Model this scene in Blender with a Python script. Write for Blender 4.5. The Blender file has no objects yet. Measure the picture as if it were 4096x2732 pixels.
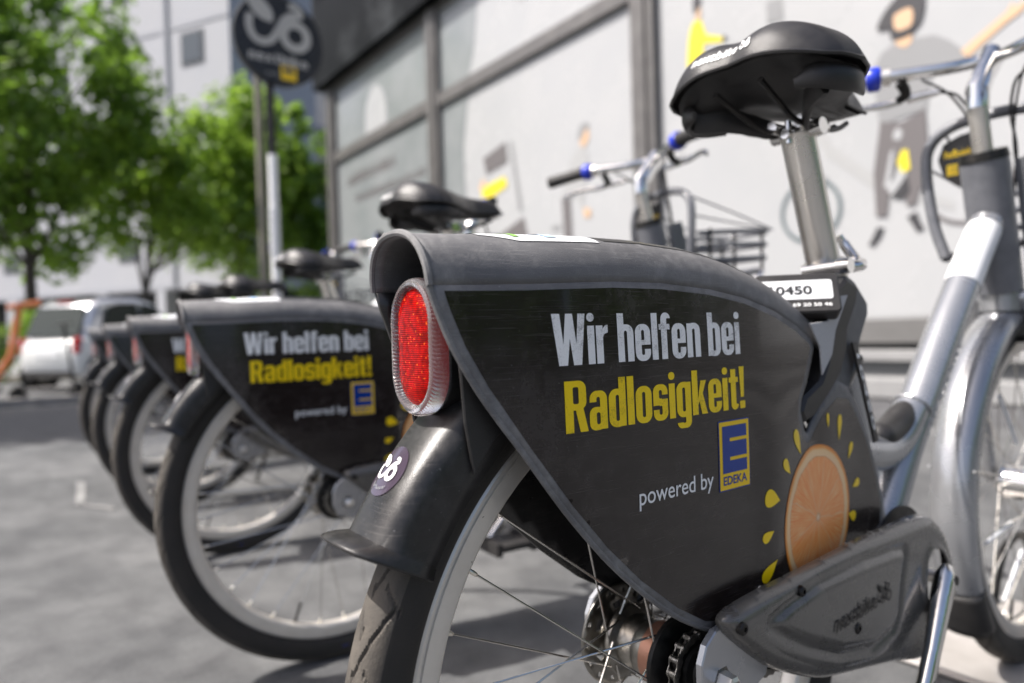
import bpy, bmesh, math, random
import numpy as np
from mathutils import Vector, Matrix
from mathutils.geometry import delaunay_2d_cdt
PI = math.pi
R = math.radians
rnd = random.Random(7)

# ------------------------------------------------------------------ camera, world, sun, exposure
sc = bpy.context.scene
CAM = Vector((-0.5285, -0.4734, 0.6669))
YAW, PITCH, ROLL = 0.9257, -0.0125, -0.0290
F_ = Vector((math.cos(YAW) * math.cos(PITCH), math.sin(YAW) * math.cos(PITCH), math.sin(PITCH)))
R0 = Vector((math.sin(YAW), -math.cos(YAW), 0))
U0 = R0.cross(F_)
RR = R0 * math.cos(ROLL) + U0 * math.sin(ROLL)
UU = -R0 * math.sin(ROLL) + U0 * math.cos(ROLL)
cd = bpy.data.cameras.new('camera')
cam = bpy.data.objects.new('camera', cd)
sc.collection.objects.link(cam)
cam.matrix_world = Matrix(((RR.x, UU.x, -F_.x, CAM.x), (RR.y, UU.y, -F_.y, CAM.y), (RR.z, UU.z, -F_.z, CAM.z), (0, 0, 0, 1)))
cd.sensor_width = 36
cd.lens = 24.0
cd.clip_start = 0.02
cd.clip_end = 600
cd.dof.use_dof = True
cd.dof.focus_distance = 0.59
cd.dof.aperture_fstop = 2.8
cd.dof.aperture_blades = 9
sc.camera = cam

SUN_EL, SUN_AZ = R(55), R(151)      # azimuth measured from +x towards +y: direction TO the sun
S = Vector((math.cos(SUN_EL) * math.cos(SUN_AZ), math.cos(SUN_EL) * math.sin(SUN_AZ), math.sin(SUN_EL)))
w = bpy.data.worlds.new('World')
sc.world = w
w.use_nodes = True
nt = w.node_tree
sky = nt.nodes.new('ShaderNodeTexSky')
sky.sky_type = 'NISHITA'
sky.sun_disc = False
sky.sun_elevation = SUN_EL
sky.sun_rotation = PI / 2 - SUN_AZ
sky.air_density = 0.75
sky.dust_density = 4.5
sky.ozone_density = 0.6
bg = nt.nodes['Background']
bg.inputs['Strength'].default_value = 0.14
nt.links.new(sky.outputs[0], bg.inputs['Color'])
sl = bpy.data.lights.new('sun', 'SUN')
sl.energy = 4.9
sl.angle = R(0.53)
sl.color = (1.0, 0.955, 0.905)
so = bpy.data.objects.new('sun', sl)
sc.collection.objects.link(so)
so.rotation_euler = (-S).to_track_quat('-Z', 'Y').to_euler()
so.location = S * 40
sc.view_settings.view_transform = 'Standard'
sc.view_settings.look = 'None'
sc.view_settings.exposure = 0.64
sc.view_settings.gamma = 1.0
sc.view_settings.use_curve_mapping = False
sc.cycles.max_bounces = 8
sc.cycles.transparent_max_bounces = 8
sc.cycles.caustics_reflective = False
sc.cycles.caustics_refractive = False
sc.cycles.sample_clamp_indirect = 6.0
sc.cycles.use_denoising = True

# ------------------------------------------------------------------ materials
def principled(name, col, rough=0.5, metal=0.0, coat=0.0, trans=0.0, spec=0.5, **k):
    m = bpy.data.materials.new(name)
    m.use_nodes = True
    b = m.node_tree.nodes['Principled BSDF']
    b.inputs['Base Color'].default_value = (*col, 1)
    b.inputs['Roughness'].default_value = rough
    b.inputs['Metallic'].default_value = metal
    b.inputs['Coat Weight'].default_value = coat
    b.inputs['Coat Roughness'].default_value = k.get('coat_rough', 0.06)
    b.inputs['Transmission Weight'].default_value = trans
    b.inputs['Specular IOR Level'].default_value = spec
    if 'sub' in k:
        b.inputs['Subsurface Weight'].default_value = k['sub']
        b.inputs['Subsurface Radius'].default_value = (0.01, 0.004, 0.002)
    return m


def N(m, t, **inp):
    n = m.node_tree.nodes.new('ShaderNode' + t)
    for k, v in inp.items():
        if k in n.inputs:
            n.inputs[k].default_value = v
        else:
            setattr(n, k, v)
    return n


def L(m, a, b):
    m.node_tree.links.new(a, b)


def ramp(m, src, stops):
    r = N(m, 'ValToRGB')
    el = r.color_ramp.elements
    while len(el) < len(stops):
        el.new(0.5)
    for e, (p, c) in zip(el, stops):
        e.position = p
        e.color = (*c, 1) if len(c) == 3 else c
    L(m, src, r.inputs[0])
    return r


def noise(m, scale, detail=4, rough=0.6, coord='Object', dist=0.0, stretch=None):
    tc = N(m, 'TexCoord')
    n = N(m, 'TexNoise')
    n.inputs['Scale'].default_value = scale
    n.inputs['Detail'].default_value = detail
    n.inputs['Roughness'].default_value = rough
    n.inputs['Distortion'].default_value = dist
    src = tc.outputs[coord]
    if stretch:
        mp = N(m, 'Mapping')
        mp.inputs['Scale'].default_value = stretch
        L(m, src, mp.inputs[0])
        src = mp.outputs[0]
    L(m, src, n.inputs['Vector'])
    return n


def worn(name, c0, c1, rough=(0.4, 0.6), scale=30, bump=0.0, bscale=None, metal=0.0, coat=0.0, lo=0.35, hi=0.7, specks=None, **k):
    """base colour mottled between c0 and c1, roughness mottled too, optional fine bump and dust specks"""
    m = principled(name, c0, rough[0], metal, coat, **k)
    b = m.node_tree.nodes['Principled BSDF']
    n = noise(m, scale)
    r = ramp(m, n.outputs[0], [(lo, c0), (hi, c1)])
    col = r.outputs[0]
    if specks:
        v = noise(m, specks[0], 2, 0.5)
        vr = ramp(m, v.outputs[0], [(specks[1], (0, 0, 0)), (specks[1] + 0.04, (1, 1, 1))])
        mx = N(m, 'MixRGB')
        L(m, vr.outputs[0], mx.inputs[0])
        L(m, col, mx.inputs[1])
        mx.inputs[2].default_value = (*specks[2], 1)
        col = mx.outputs[0]
    L(m, col, b.inputs['Base Color'])
    rr = ramp(m, n.outputs[0], [(lo, (rough[0],) * 3), (hi, (rough[1],) * 3)])
    L(m, rr.outputs[0], b.inputs['Roughness'])
    if bump:
        bn = noise(m, bscale or scale * 4, 3)
        bp = N(m, 'Bump')
        bp.inputs['Strength'].default_value = bump
        bp.inputs['Distance'].default_value = 0.002
        L(m, bn.outputs[0], bp.inputs['Height'])
        L(m, bp.outputs[0], b.inputs['Normal'])
    return m


M = {}
M['hood'] = worn('grey_black_plastic', (0.110, 0.109, 0.113), (0.150, 0.148, 0.150), (0.45, 0.6), 14, 0.25, 900, specks=(420, 0.70, (0.2, 0.2, 0.2)))
M['film'] = worn('glossy_black_film', (0.0100, 0.0068, 0.0064), (0.017, 0.0118, 0.0112), (0.12, 0.24), 9, 0.05, 1500, coat=0.30, spec=0.42, lo=0.3, hi=0.75, specks=(520, 0.715, (0.10, 0.10, 0.10)))
M['plastic'] = worn('matt_black_plastic', (0.017, 0.016, 0.016), (0.030, 0.028, 0.027), (0.38, 0.55), 25, 0.15, 700)
M['fender'] = worn('satin_black_fender', (0.013, 0.0125, 0.0125), (0.022, 0.021, 0.0205), (0.25, 0.38), 18, 0.12, 900, specks=(380, 0.72, (0.12, 0.12, 0.12)))
M['guard'] = worn('smoky_grey_guard', (0.080, 0.075, 0.068), (0.112, 0.104, 0.093), (0.22, 0.34), 20, 0.05, 500, coat=0.25, specks=(300, 0.72, (0.2, 0.19, 0.17)))
M['guard'].node_tree.nodes['Principled BSDF'].inputs['Coat Weight'].default_value = 0.5
M['dark'] = worn('dark_inner_plastic', (0.010, 0.009, 0.009), (0.018, 0.016, 0.015), (0.5, 0.7), 20)
M['rubber'] = worn('tyre_rubber', (0.016, 0.015, 0.014), (0.040, 0.034, 0.029), (0.62, 0.85), 22, 0.25, 400, lo=0.40, hi=0.78)
M['tread'] = worn('dusty_tread', (0.060, 0.053, 0.045), (0.100, 0.088, 0.074), (0.7, 0.9), 60, 0.3, 500, lo=0.35, hi=0.7)
M['grip'] = worn('grip_rubber', (0.016, 0.015, 0.015), (0.026, 0.025, 0.024), (0.5, 0.7), 40, 0.3, 800)
M['saddle'] = worn('saddle_vinyl', (0.019, 0.018, 0.0185), (0.028, 0.0265, 0.027), (0.36, 0.46), 60, 0.22, 1800)
M['pan'] = worn('saddle_shell', (0.014, 0.0135, 0.014), (0.022, 0.021, 0.021), (0.36, 0.5), 30, 0.12, 900)
M['silver'] = worn('silver_paint', (0.36, 0.368, 0.385), (0.41, 0.415, 0.428), (0.24, 0.30), 12, metal=0.65, coat=0.3)
M['alu'] = worn('brushed_aluminium', (0.72, 0.69, 0.64), (0.78, 0.75, 0.70), (0.26, 0.34), 12, metal=0.85)
M['rim'] = worn('rim_alloy', (0.72, 0.68, 0.62), (0.80, 0.76, 0.70), (0.30, 0.42), 40, metal=0.5, specks=(160, 0.72, (0.2, 0.17, 0.14)))
M['chrome'] = worn('polished_alloy', (0.72, 0.71, 0.69), (0.80, 0.79, 0.78), (0.10, 0.20), 50, metal=1.0)
M['steel'] = principled('spoke_steel', (0.62, 0.60, 0.57), 0.24, 1.0)
M['brass'] = principled('nipple_brass', (0.82, 0.79, 0.72), 0.3, 1.0)
M['greytube'] = worn('grey_coated_tube', (0.13, 0.135, 0.15), (0.17, 0.175, 0.19), (0.3, 0.42), 40, coat=0.2)
M['blue'] = principled('blue_band', (0.010, 0.035, 0.50), 0.32, coat=0.3)
M['copper'] = worn('copper_band', (0.38, 0.19, 0.13), (0.46, 0.25, 0.18), (0.35, 0.5), 60, metal=0.7)
M['black_metal'] = worn('black_metal', (0.012, 0.012, 0.012), (0.03, 0.027, 0.024), (0.3, 0.55), 80, metal=0.5)
M['chainsteel'] = worn('chain_steel', (0.16, 0.155, 0.145), (0.30, 0.29, 0.27), (0.28, 0.45), 200, metal=1.0)
M['white'] = worn('white_print', (0.86, 0.86, 0.85), (0.90, 0.90, 0.89), (0.3, 0.4), 60)
M['yellow'] = principled('yellow_print', (0.96, 0.66, 0.004), 0.3)
M['blueprint'] = principled('blue_print', (0.003, 0.040, 0.27), 0.25)
M['logoyellow'] = principled('logo_yellow', (0.95, 0.62, 0.004), 0.28)
M['inlay'] = worn('grey_inlay', (0.40, 0.40, 0.41), (0.48, 0.48, 0.49), (0.5, 0.65), 400, 0.2, 1500)
M['paper'] = principled('white_label', (0.74, 0.75, 0.76), 0.35)
M['green'] = principled('green_print', (0.25, 0.48, 0.10), 0.4)
M['ltblue'] = principled('pale_blue_print', (0.45, 0.62, 0.85), 0.4)
M['ink'] = principled('dark_ink', (0.03, 0.03, 0.03), 0.4)
M['sticker'] = principled('plum_black_sticker', (0.055, 0.04, 0.06), 0.16, coat=0.4)
M['emboss'] = principled('black_emboss', (0.009, 0.009, 0.009), 0.4)


def dusty_film(m, dust=(0.075, 0.066, 0.064), amt=0.55):
    # dried dust smears and fine diagonal hairline scratches over the film
    b = m.node_tree.nodes['Principled BSDF']
    src = b.inputs['Base Color'].links[0].from_socket
    a = noise(m, 7, 4, 0.65); c = noise(m, 70, 4, 0.7)
    mu = N(m, 'Math', operation='MULTIPLY'); L(m, a.outputs[0], mu.inputs[0]); L(m, c.outputs[0], mu.inputs[1])
    d = ramp(m, mu.outputs[0], [(0.24, (0, 0, 0)), (0.42, (amt, amt, amt))])
    tc = N(m, 'TexCoord'); mp = N(m, 'Mapping')
    mp.inputs['Rotation'].default_value = (0, R(42), 0); mp.inputs['Scale'].default_value = (26, 26, 1500)
    L(m, tc.outputs['Object'], mp.inputs[0])
    sn = N(m, 'TexNoise'); sn.inputs['Scale'].default_value = 1.0; sn.inputs['Detail'].default_value = 2
    L(m, mp.outputs[0], sn.inputs['Vector'])
    s2 = ramp(m, sn.outputs[0], [(0.60, (0, 0, 0)), (0.74, (0.6, 0.6, 0.6))])
    mx = N(m, 'Math', operation='MAXIMUM'); L(m, d.outputs[0], mx.inputs[0]); L(m, s2.outputs[0], mx.inputs[1])
    mc = N(m, 'MixRGB'); L(m, mx.outputs[0], mc.inputs[0]); L(m, src, mc.inputs[1]); mc.inputs[2].default_value = (*dust, 1)
    L(m, mc.outputs[0], b.inputs['Base Color'])
    r0 = b.inputs['Roughness'].links[0].from_socket
    rr = N(m, 'Math', operation='MULTIPLY_ADD'); L(m, mx.outputs[0], rr.inputs[0]); rr.inputs[1].default_value = 0.35; L(m, r0, rr.inputs[2])
    L(m, rr.outputs[0], b.inputs['Roughness'])


dusty_film(M['film'], (0.060, 0.050, 0.047), 0.40)
dusty_film(M['fender'], (0.08, 0.074, 0.07), 0.35)
dusty_film(M['hood'], (0.27, 0.265, 0.26), 0.7)
dusty_film(M['guard'], (0.15, 0.14, 0.125), 0.3)
M['film'].node_tree.nodes['Principled BSDF'].inputs['Coat IOR'].default_value = 1.55


def grungy(name, base, dark, rough=0.32, lo=0.43, hi=0.56):
    m = principled(name, base, rough)
    b = m.node_tree.nodes['Principled BSDF']
    a = noise(m, 900, 3, 0.7)
    c = noise(m, 55, 3, 0.6)
    mx = N(m, 'Math', operation='ADD')
    L(m, a.outputs[0], mx.inputs[0]); L(m, c.outputs[0], mx.inputs[1])
    hm = N(m, 'Math', operation='MULTIPLY'); hm.inputs[1].default_value = 0.5
    L(m, mx.outputs[0], hm.inputs[0])
    r = ramp(m, hm.outputs[0], [(lo - 0.06, dark), (hi - 0.04, base)])
    L(m, r.outputs[0], b.inputs['Base Color'])
    return m


M['gwhite'] = grungy('grungy_white_print', (0.93, 0.92, 0.90), (0.30, 0.29, 0.28), lo=0.40, hi=0.53)
M['gyellow'] = grungy('grungy_yellow_print', (0.98, 0.69, 0.003), (0.50, 0.33, 0.003), lo=0.38, hi=0.51)


def red_lens():
    m = principled('red_reflex_lens', (0.4, 0.002, 0.002), 0.2, coat=0.0, spec=0.12)
    b = m.node_tree.nodes['Principled BSDF']
    tc = N(m, 'TexCoord')
    wv = N(m, 'TexWave')
    wv.wave_type = 'BANDS'; wv.bands_direction = 'Z'
    wv.inputs['Scale'].default_value = 190
    wv.inputs['Distortion'].default_value = 0.3
    L(m, tc.outputs['Object'], wv.inputs[0])
    bp = N(m, 'Bump'); bp.inputs['Strength'].default_value = 0.3; bp.inputs['Distance'].default_value = 0.001
    n2 = noise(m, 260, 2)
    ad = N(m, 'Math', operation='ADD')
    L(m, wv.outputs['Fac'], ad.inputs[0]); L(m, n2.outputs[0], ad.inputs[1])
    L(m, ad.outputs[0], bp.inputs['Height'])
    L(m, bp.outputs[0], b.inputs['Normal'])
    r = ramp(m, wv.outputs['Fac'], [(0.1, (0.14, 0.0002, 0.0002)), (0.8, (0.36, 0.0012, 0.0003))])
    # moulded prism cells: uneven patches, orange sparkle painted into the colour
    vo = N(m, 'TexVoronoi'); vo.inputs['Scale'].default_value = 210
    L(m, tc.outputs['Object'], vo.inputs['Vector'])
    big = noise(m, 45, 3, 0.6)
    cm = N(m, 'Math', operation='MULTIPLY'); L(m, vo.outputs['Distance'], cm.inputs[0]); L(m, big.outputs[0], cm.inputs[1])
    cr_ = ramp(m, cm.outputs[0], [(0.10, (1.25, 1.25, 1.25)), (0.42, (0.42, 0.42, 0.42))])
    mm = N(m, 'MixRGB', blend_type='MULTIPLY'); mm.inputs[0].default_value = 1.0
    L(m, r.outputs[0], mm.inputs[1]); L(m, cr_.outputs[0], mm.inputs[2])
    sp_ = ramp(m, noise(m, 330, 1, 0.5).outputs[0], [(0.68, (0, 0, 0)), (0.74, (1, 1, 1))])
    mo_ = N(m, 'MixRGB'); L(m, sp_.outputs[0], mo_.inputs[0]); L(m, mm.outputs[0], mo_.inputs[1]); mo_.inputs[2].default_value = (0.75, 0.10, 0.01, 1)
    L(m, mo_.outputs[0], b.inputs['Base Color'])
    b.inputs['Emission Color'].default_value = (1.0, 0.008, 0.002, 1)
    b.inputs['Emission Strength'].default_value = 0.06     # faint red emission
    return m


M['redlens'] = red_lens()
M['clear'] = principled('clear_ribbed_lens', (0.97, 0.96, 0.97), 0.03, trans=0.9, coat=0.5)
M['mirror'] = principled('lamp_reflector', (0.9, 0.88, 0.88), 0.22, 1.0)


def orange_print():
    m = principled('orange_slice_print', (0.8, 0.3, 0.08), 0.3, coat=0.15)
    b = m.node_tree.nodes['Principled BSDF']
    tc = N(m, 'TexCoord')
    mp = N(m, 'Mapping')
    mp.inputs['Location'].default_value = (-ORC[0], 0, -ORC[1])
    L(m, tc.outputs['Object'], mp.inputs[0])
    sx = N(m, 'SeparateXYZ'); L(m, mp.outputs[0], sx.inputs[0])
    cx = N(m, 'CombineXYZ'); L(m, sx.outputs[0], cx.inputs[0]); L(m, sx.outputs[2], cx.inputs[1])
    ln = N(m, 'VectorMath', operation='LENGTH'); L(m, cx.outputs[0], ln.inputs[0])
    rr = N(m, 'Math', operation='DIVIDE'); L(m, ln.outputs['Value'], rr.inputs[0]); rr.inputs[1].default_value = ORR
    at = N(m, 'Math', operation='ARCTAN2'); L(m, sx.outputs[2], at.inputs[0]); L(m, sx.outputs[0], at.inputs[1])
    # radial pulp streaks: noise over (angle, radius)
    pc = N(m, 'CombineXYZ')
    am = N(m, 'Math', operation='MULTIPLY'); L(m, at.outputs[0], am.inputs[0]); am.inputs[1].default_value = 9.0
    L(m, am.outputs[0], pc.inputs[0]); L(m, rr.outputs[0], pc.inputs[1])
    pn = N(m, 'TexNoise'); pn.inputs['Scale'].default_value = 2.6; pn.inputs['Detail'].default_value = 5; pn.inputs['Roughness'].default_value = 0.65
    L(m, pc.outputs[0], pn.inputs['Vector'])
    pulp = ramp(m, pn.outputs[0], [(0.36, (0.95, 0.24, 0.03)), (0.55, (0.98, 0.42, 0.13)), (0.72, (1.0, 0.64, 0.32))])
    # segment walls
    sg = N(m, 'Math', operation='MULTIPLY'); L(m, at.outputs[0], sg.inputs[0]); sg.inputs[1].default_value = 9 / (2 * PI)
    sn = N(m, 'Math', operation='ADD'); L(m, sg.outputs[0], sn.inputs[0])
    wob = N(m, 'TexNoise'); wob.inputs['Scale'].default_value = 40; L(m, cx.outputs[0], wob.inputs['Vector'])
    wm = N(m, 'Math', operation='MULTIPLY'); L(m, wob.outputs[0], wm.inputs[0]); wm.inputs[1].default_value = 0.3
    L(m, wm.outputs[0], sn.inputs[1])
    fr = N(m, 'Math', operation='PINGPONG'); L(m, sn.outputs[0], fr.inputs[0]); fr.inputs[1].default_value = 0.5
    dw = N(m, 'Math', operation='MULTIPLY'); L(m, fr.outputs[0], dw.inputs[0]); L(m, rr.outputs[0], dw.inputs[1])
    wall = ramp(m, dw.outputs[0], [(0.0, (1, 1, 1)), (0.022, (0, 0, 0))])
    mx1 = N(m, 'MixRGB'); 
    wf = N(m, 'Math', operation='MULTIPLY'); L(m, wall.outputs[0], wf.inputs[0]); wf.inputs[1].default_value = 0.55
    L(m, wf.outputs[0], mx1.inputs[0]); L(m, pulp.outputs[0], mx1.inputs[1]); mx1.inputs[2].default_value = (0.88, 0.56, 0.32, 1)
    wr = N(m, 'Math', operation='MULTIPLY_ADD'); L(m, wob.outputs[0], wr.inputs[0]); wr.inputs[1].default_value = 0.05; 
    L(m, rr.outputs[0], wr.inputs[2])
    ring = ramp(m, wr.outputs[0], [(0.0, (0.9, 0.68, 0.45)), (0.055, (0.9, 0.68, 0.45)), (0.10, (0, 0, 0)), (0.855, (0, 0, 0)), (0.875, (0.93, 0.62, 0.33)), (0.95, (0.93, 0.60, 0.30)), (0.985, (0.86, 0.36, 0.05)), (1.03, (0.78, 0.24, 0.015))])
    ringf = ramp(m, wr.outputs[0], [(0.03, (1, 1, 1)), (0.10, (0, 0, 0)), (0.855, (0, 0, 0)), (0.875, (1, 1, 1))])
    mx2 = N(m, 'MixRGB'); L(m, ringf.outputs[0], mx2.inputs[0]); L(m, mx1.outputs[0], mx2.inputs[1]); L(m, ring.outputs[0], mx2.inputs[2])
    L(m, mx2.outputs[0], b.inputs['Base Color'])
    return m


ORC, ORR = (0.214, 0.446), 0.0830
M['orange'] = orange_print()

# ------------------------------------------------------------------ mesh helpers
COL = sc.collection


def mk(name, verts, faces, mat, parent=None, smooth=True, angle=40):
    me = bpy.data.meshes.new(name)
    me.from_pydata([tuple(v) for v in verts], [], faces)
    me.update()
    if mat:
        me.materials.append(mat if not isinstance(mat, str) else M[mat])
    o = bpy.data.objects.new(name, me)
    COL.objects.link(o)
    if parent:
        o.parent = parent
    if smooth:
        me.polygons.foreach_set('use_smooth', [True] * len(me.polygons))
        try:
            me.set_sharp_from_angle(angle=R(angle))
        except Exception:
            pass
    return o


class MB:
    def __init__(s):
        s.v, s.f = [], []

    def add(s, v, f):
        k = len(s.v)
        s.v += [tuple(x) for x in v]
        s.f += [tuple(i + k for i in q) for q in f]
        return s

    def box(s, c, d, m=None):
        v = []
        for i in (-1, 1):
            for j in (-1, 1):
                for k in (-1, 1):
                    p = Vector((i * d[0] / 2, j * d[1] / 2, k * d[2] / 2))
                    if m:
                        p = m @ p
                    v.append(p + Vector(c))
        return s.add(v, [(0, 1, 3, 2), (4, 6, 7, 5), (0, 4, 5, 1), (2, 3, 7, 6), (0, 2, 6, 4), (1, 5, 7, 3)])

    def tube(s, pts, rad, n=12, cap=True, flat=None):
        """sweep a circle (or ellipse via flat=(normal scale, binormal scale)) along pts"""
        pts = [Vector(p) for p in pts]
        if not isinstance(rad, (list, tuple)):
            rad = [rad] * len(pts)
        t = [(pts[min(i + 1, len(pts) - 1)] - pts[max(i - 1, 0)]).normalized() for i in range(len(pts))]
        up = Vector((0, 0, 1)) if abs(t[0].z) < 0.9 else Vector((0, 1, 0))
        nrm = t[0].cross(up).normalized()
        v = []
        for i, p in enumerate(pts):
            nrm = (nrm - t[i] * nrm.dot(t[i])).normalized()
            b = t[i].cross(nrm)
            fa, fb = flat or (1, 1)
            for k in range(n):
                a = 2 * PI * k / n
                v.append(p + nrm * (math.cos(a) * rad[i] * fa) + b * (math.sin(a) * rad[i] * fb))
        f = []
        for i in range(len(pts) - 1):
            for k in range(n):
                f.append((i * n + k, i * n + (k + 1) % n, (i + 1) * n + (k + 1) % n, (i + 1) * n + k))
        if cap:
            f.append(tuple(range(n - 1, -1, -1)))
            f.append(tuple(range((len(pts) - 1) * n, len(pts) * n)))
        return s.add(v, f)

    def lathe(s, prof, c=(0, 0, 0), n=48, axis='y', a0=0, a1=2 * PI, cap=False):
        """prof: (radius, offset along axis)"""
        full = abs(a1 - a0 - 2 * PI) < 1e-6
        cnt = n if full else n + 1
        v = []
        for i in range(cnt):
            a = a0 + (a1 - a0) * i / n
            ca, sa = math.cos(a), math.sin(a)
            for r, h in prof:
                p = {'y': (r * ca, h, r * sa), 'z': (r * ca, r * sa, h), 'x': (h, r * ca, r * sa)}[axis]
                v.append((p[0] + c[0], p[1] + c[1], p[2] + c[2]))
        m = len(prof)
        f = []
        for i in range(n):
            j = (i + 1) % cnt
            for k in range(m - 1):
                f.append((i * m + k, j * m + k, j * m + k + 1, i * m + k + 1))
        return s.add(v, f)

    def prism(s, poly, y0, y1, bev=0.0, plane='xz'):
        """poly extruded between two offsets along the third axis, with a simple chamfer"""
        def P(a, b, h):
            return {'xz': (a, h, b), 'xy': (a, b, h), 'yz': (h, a, b)}[plane]
        n = len(poly)
        area = sum(poly[i][0] * poly[(i + 1) % n][1] - poly[(i + 1) % n][0] * poly[i][1] for i in range(n))
        if area < 0:
            poly = poly[::-1]
        sg = 1 if y1 > y0 else -1
        lay = [(y0, -bev), (y0 + sg * bev, 0), (y1 - sg * bev, 0), (y1, -bev)] if bev else [(y0, 0), (y1, 0)]
        v = []
        for h, ins in lay:
            q = inset(poly, -ins) if ins else poly
            v += [P(a, b, h) for a, b in q]
        f = []
        for l in range(len(lay) - 1):
            for i in range(n):
                j = (i + 1) % n
                f.append((l * n + i, l * n + j, (l + 1) * n + j, (l + 1) * n + i))
        f.append(tuple(range(n - 1, -1, -1)))
        f.append(tuple(range((len(lay) - 1) * n, len(lay) * n)))
        return s.add(v, f)

    def obj(s, name, mat, parent=None, smooth=True, angle=40):
        o = mk(name, s.v, s.f, mat, parent, smooth, angle)
        bm = bmesh.new()
        bm.from_mesh(o.data)
        bmesh.ops.recalc_face_normals(bm, faces=bm.faces)
        bm.to_mesh(o.data)
        bm.free()
        return o


def inset(poly, d):
    n = len(poly)
    out = []
    for i in range(n):
        a, b, c = Vector(poly[i - 1]), Vector(poly[i]), Vector(poly[(i + 1) % n])
        e1, e2 = (b - a), (c - b)
        if e1.length < 1e-9 or e2.length < 1e-9:
            out.append(tuple(b)); continue
        n1 = Vector((-e1.y, e1.x)).normalized(); n2 = Vector((-e2.y, e2.x)).normalized()
        m = (n1 + n2)
        if m.length < 1e-6:
            m = n1
        m.normalize()
        k = d / max(0.35, m.dot(n1))
        out.append((b.x + m.x * k, b.y + m.y * k))
    return out


def spline(pts, n=8, closed=False):
    """Catmull-Rom through points"""
    P = [Vector(p) for p in pts]
    out = []
    cnt = len(P)
    rng = range(cnt if closed else cnt - 1)
    for i in rng:
        if closed:
            p0, p1, p2, p3 = P[i - 1], P[i], P[(i + 1) % cnt], P[(i + 2) % cnt]
        else:
            p1, p2 = P[i], P[i + 1]
            p0 = P[i - 1] if i > 0 else p1 * 2 - p2
            p3 = P[i + 2] if i + 2 < cnt else p2 * 2 - p1
        for k in range(n):
            t = k / n
            out.append(tuple(0.5 * ((2 * p1) + (p2 - p0) * t + (2 * p0 - 5 * p1 + 4 * p2 - p3) * t * t + (3 * p1 - p0 - 3 * p2 + p3) * t ** 3)))
    if not closed:
        out.append(tuple(P[-1]))
    return out


def inpoly(x, y, poly):
    c = False
    j = len(poly) - 1
    for i in range(len(poly)):
        xi, yi = poly[i]; xj, yj = poly[j]
        if (yi > y) != (yj > y) and x < (xj - xi) * (y - yi) / (yj - yi) + xi:
            c = not c
        j = i
    return c


def polydist(P, poly):
    """distance of numpy points (n,2) to polygon outline"""
    P = np.asarray(P, float)
    best = np.full(len(P), 1e9)
    A = np.asarray(poly, float)
    B = np.roll(A, -1, 0)
    for a, b in zip(A, B):
        d = b - a
        l2 = max(d @ d, 1e-12)
        t = np.clip(((P - a) @ d) / l2, 0, 1)
        q = P - (a + t[:, None] * d)
        best = np.minimum(best, np.hypot(q[:, 0], q[:, 1]))
    return best


def dens(poly, s):
    out = []
    for i in range(len(poly)):
        a, b = Vector(poly[i]), Vector(poly[(i + 1) % len(poly)])
        k = max(1, int((b - a).length / s))
        out += [tuple(a.lerp(b, t / k)) for t in range(k)]
    return out


def sheet2d(outline, spacing, holes=(), extra=()):
    """triangulated planar region: returns 2-D verts and CCW triangles"""
    loops = [dens(outline, spacing)] + [dens(h, spacing) for h in holes]
    vs, es = [], []
    for lp in loops:
        k = len(vs)
        vs += lp
        es += [(k + i, k + (i + 1) % len(lp)) for i in range(len(lp))]
    xs = [p[0] for p in outline]; ys = [p[1] for p in outline]
    grid = []
    y = min(ys) + spacing * 0.5
    row = 0
    while y < max(ys):
        x = min(xs) + spacing * (0.5 + 0.5 * (row % 2))
        while x < max(xs):
            if inpoly(x, y, outline) and not any(inpoly(x, y, h) for h in holes):
                grid.append((x, y))
            x += spacing
        y += spacing * 0.866
        row += 1
    if grid:
        dist = np.min([polydist(grid, lp) for lp in loops], axis=0)
        grid = [g for g, d in zip(grid, dist) if d > spacing * 0.45]
    vs = vs + grid + list(extra)
    v, e, f, *_ = delaunay_2d_cdt([Vector(p) for p in vs], es, [], 0, 1e-7)
    tris = []
    for t in f:
        c = sum((v[i] for i in t), Vector((0, 0))) / len(t)
        if inpoly(c.x, c.y, outline) and not any(inpoly(c.x, c.y, h) for h in holes):
            a = (v[t[1]] - v[t[0]]).cross(v[t[2]] - v[t[0]])
            tris.append(tuple(t) if a > 0 else tuple(reversed(t)))
    return [tuple(p) for p in v], tris


def sheet(name, outline, yfun, spacing, mat, parent, holes=(), thick=0.0, flip=False, angle=60):
    v2, t = sheet2d(outline, spacing, holes)
    v = [(x, yfun(x, z), z) for x, z in v2]
    if flip:
        v = [(x, -y, z) for x, y, z in v]
        t = [tuple(reversed(q)) for q in t]
    o = mk(name, v, t, mat, parent, True, angle)
    if thick:
        md = o.modifiers.new('thickness', 'SOLIDIFY')
        md.thickness = thick
        md.offset = -1
    return o


def empty(name, parent=None, loc=(0, 0, 0), rz=0):
    o = bpy.data.objects.new(name, None)
    COL.objects.link(o)
    o.empty_display_size = 0.1
    o.location = loc
    o.rotation_euler = (0, 0, rz)
    if parent:
        o.parent = parent
    return o


def tag(o, label=None, cat=None, group=None, kind=None):
    for k, v in (('label', label), ('category', cat), ('group', group), ('kind', kind)):
        if v:
            o[k] = v
    return o


def copy_tree(o, parent=None):
    c = o.copy()
    COL.objects.link(c)
    c.parent = parent
    for ch in list(o.children):
        copy_tree(ch, c)
    return c


# text -> flat mesh (x to the right, second axis up), baseline at 0, in metres
_tc = {}


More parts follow.
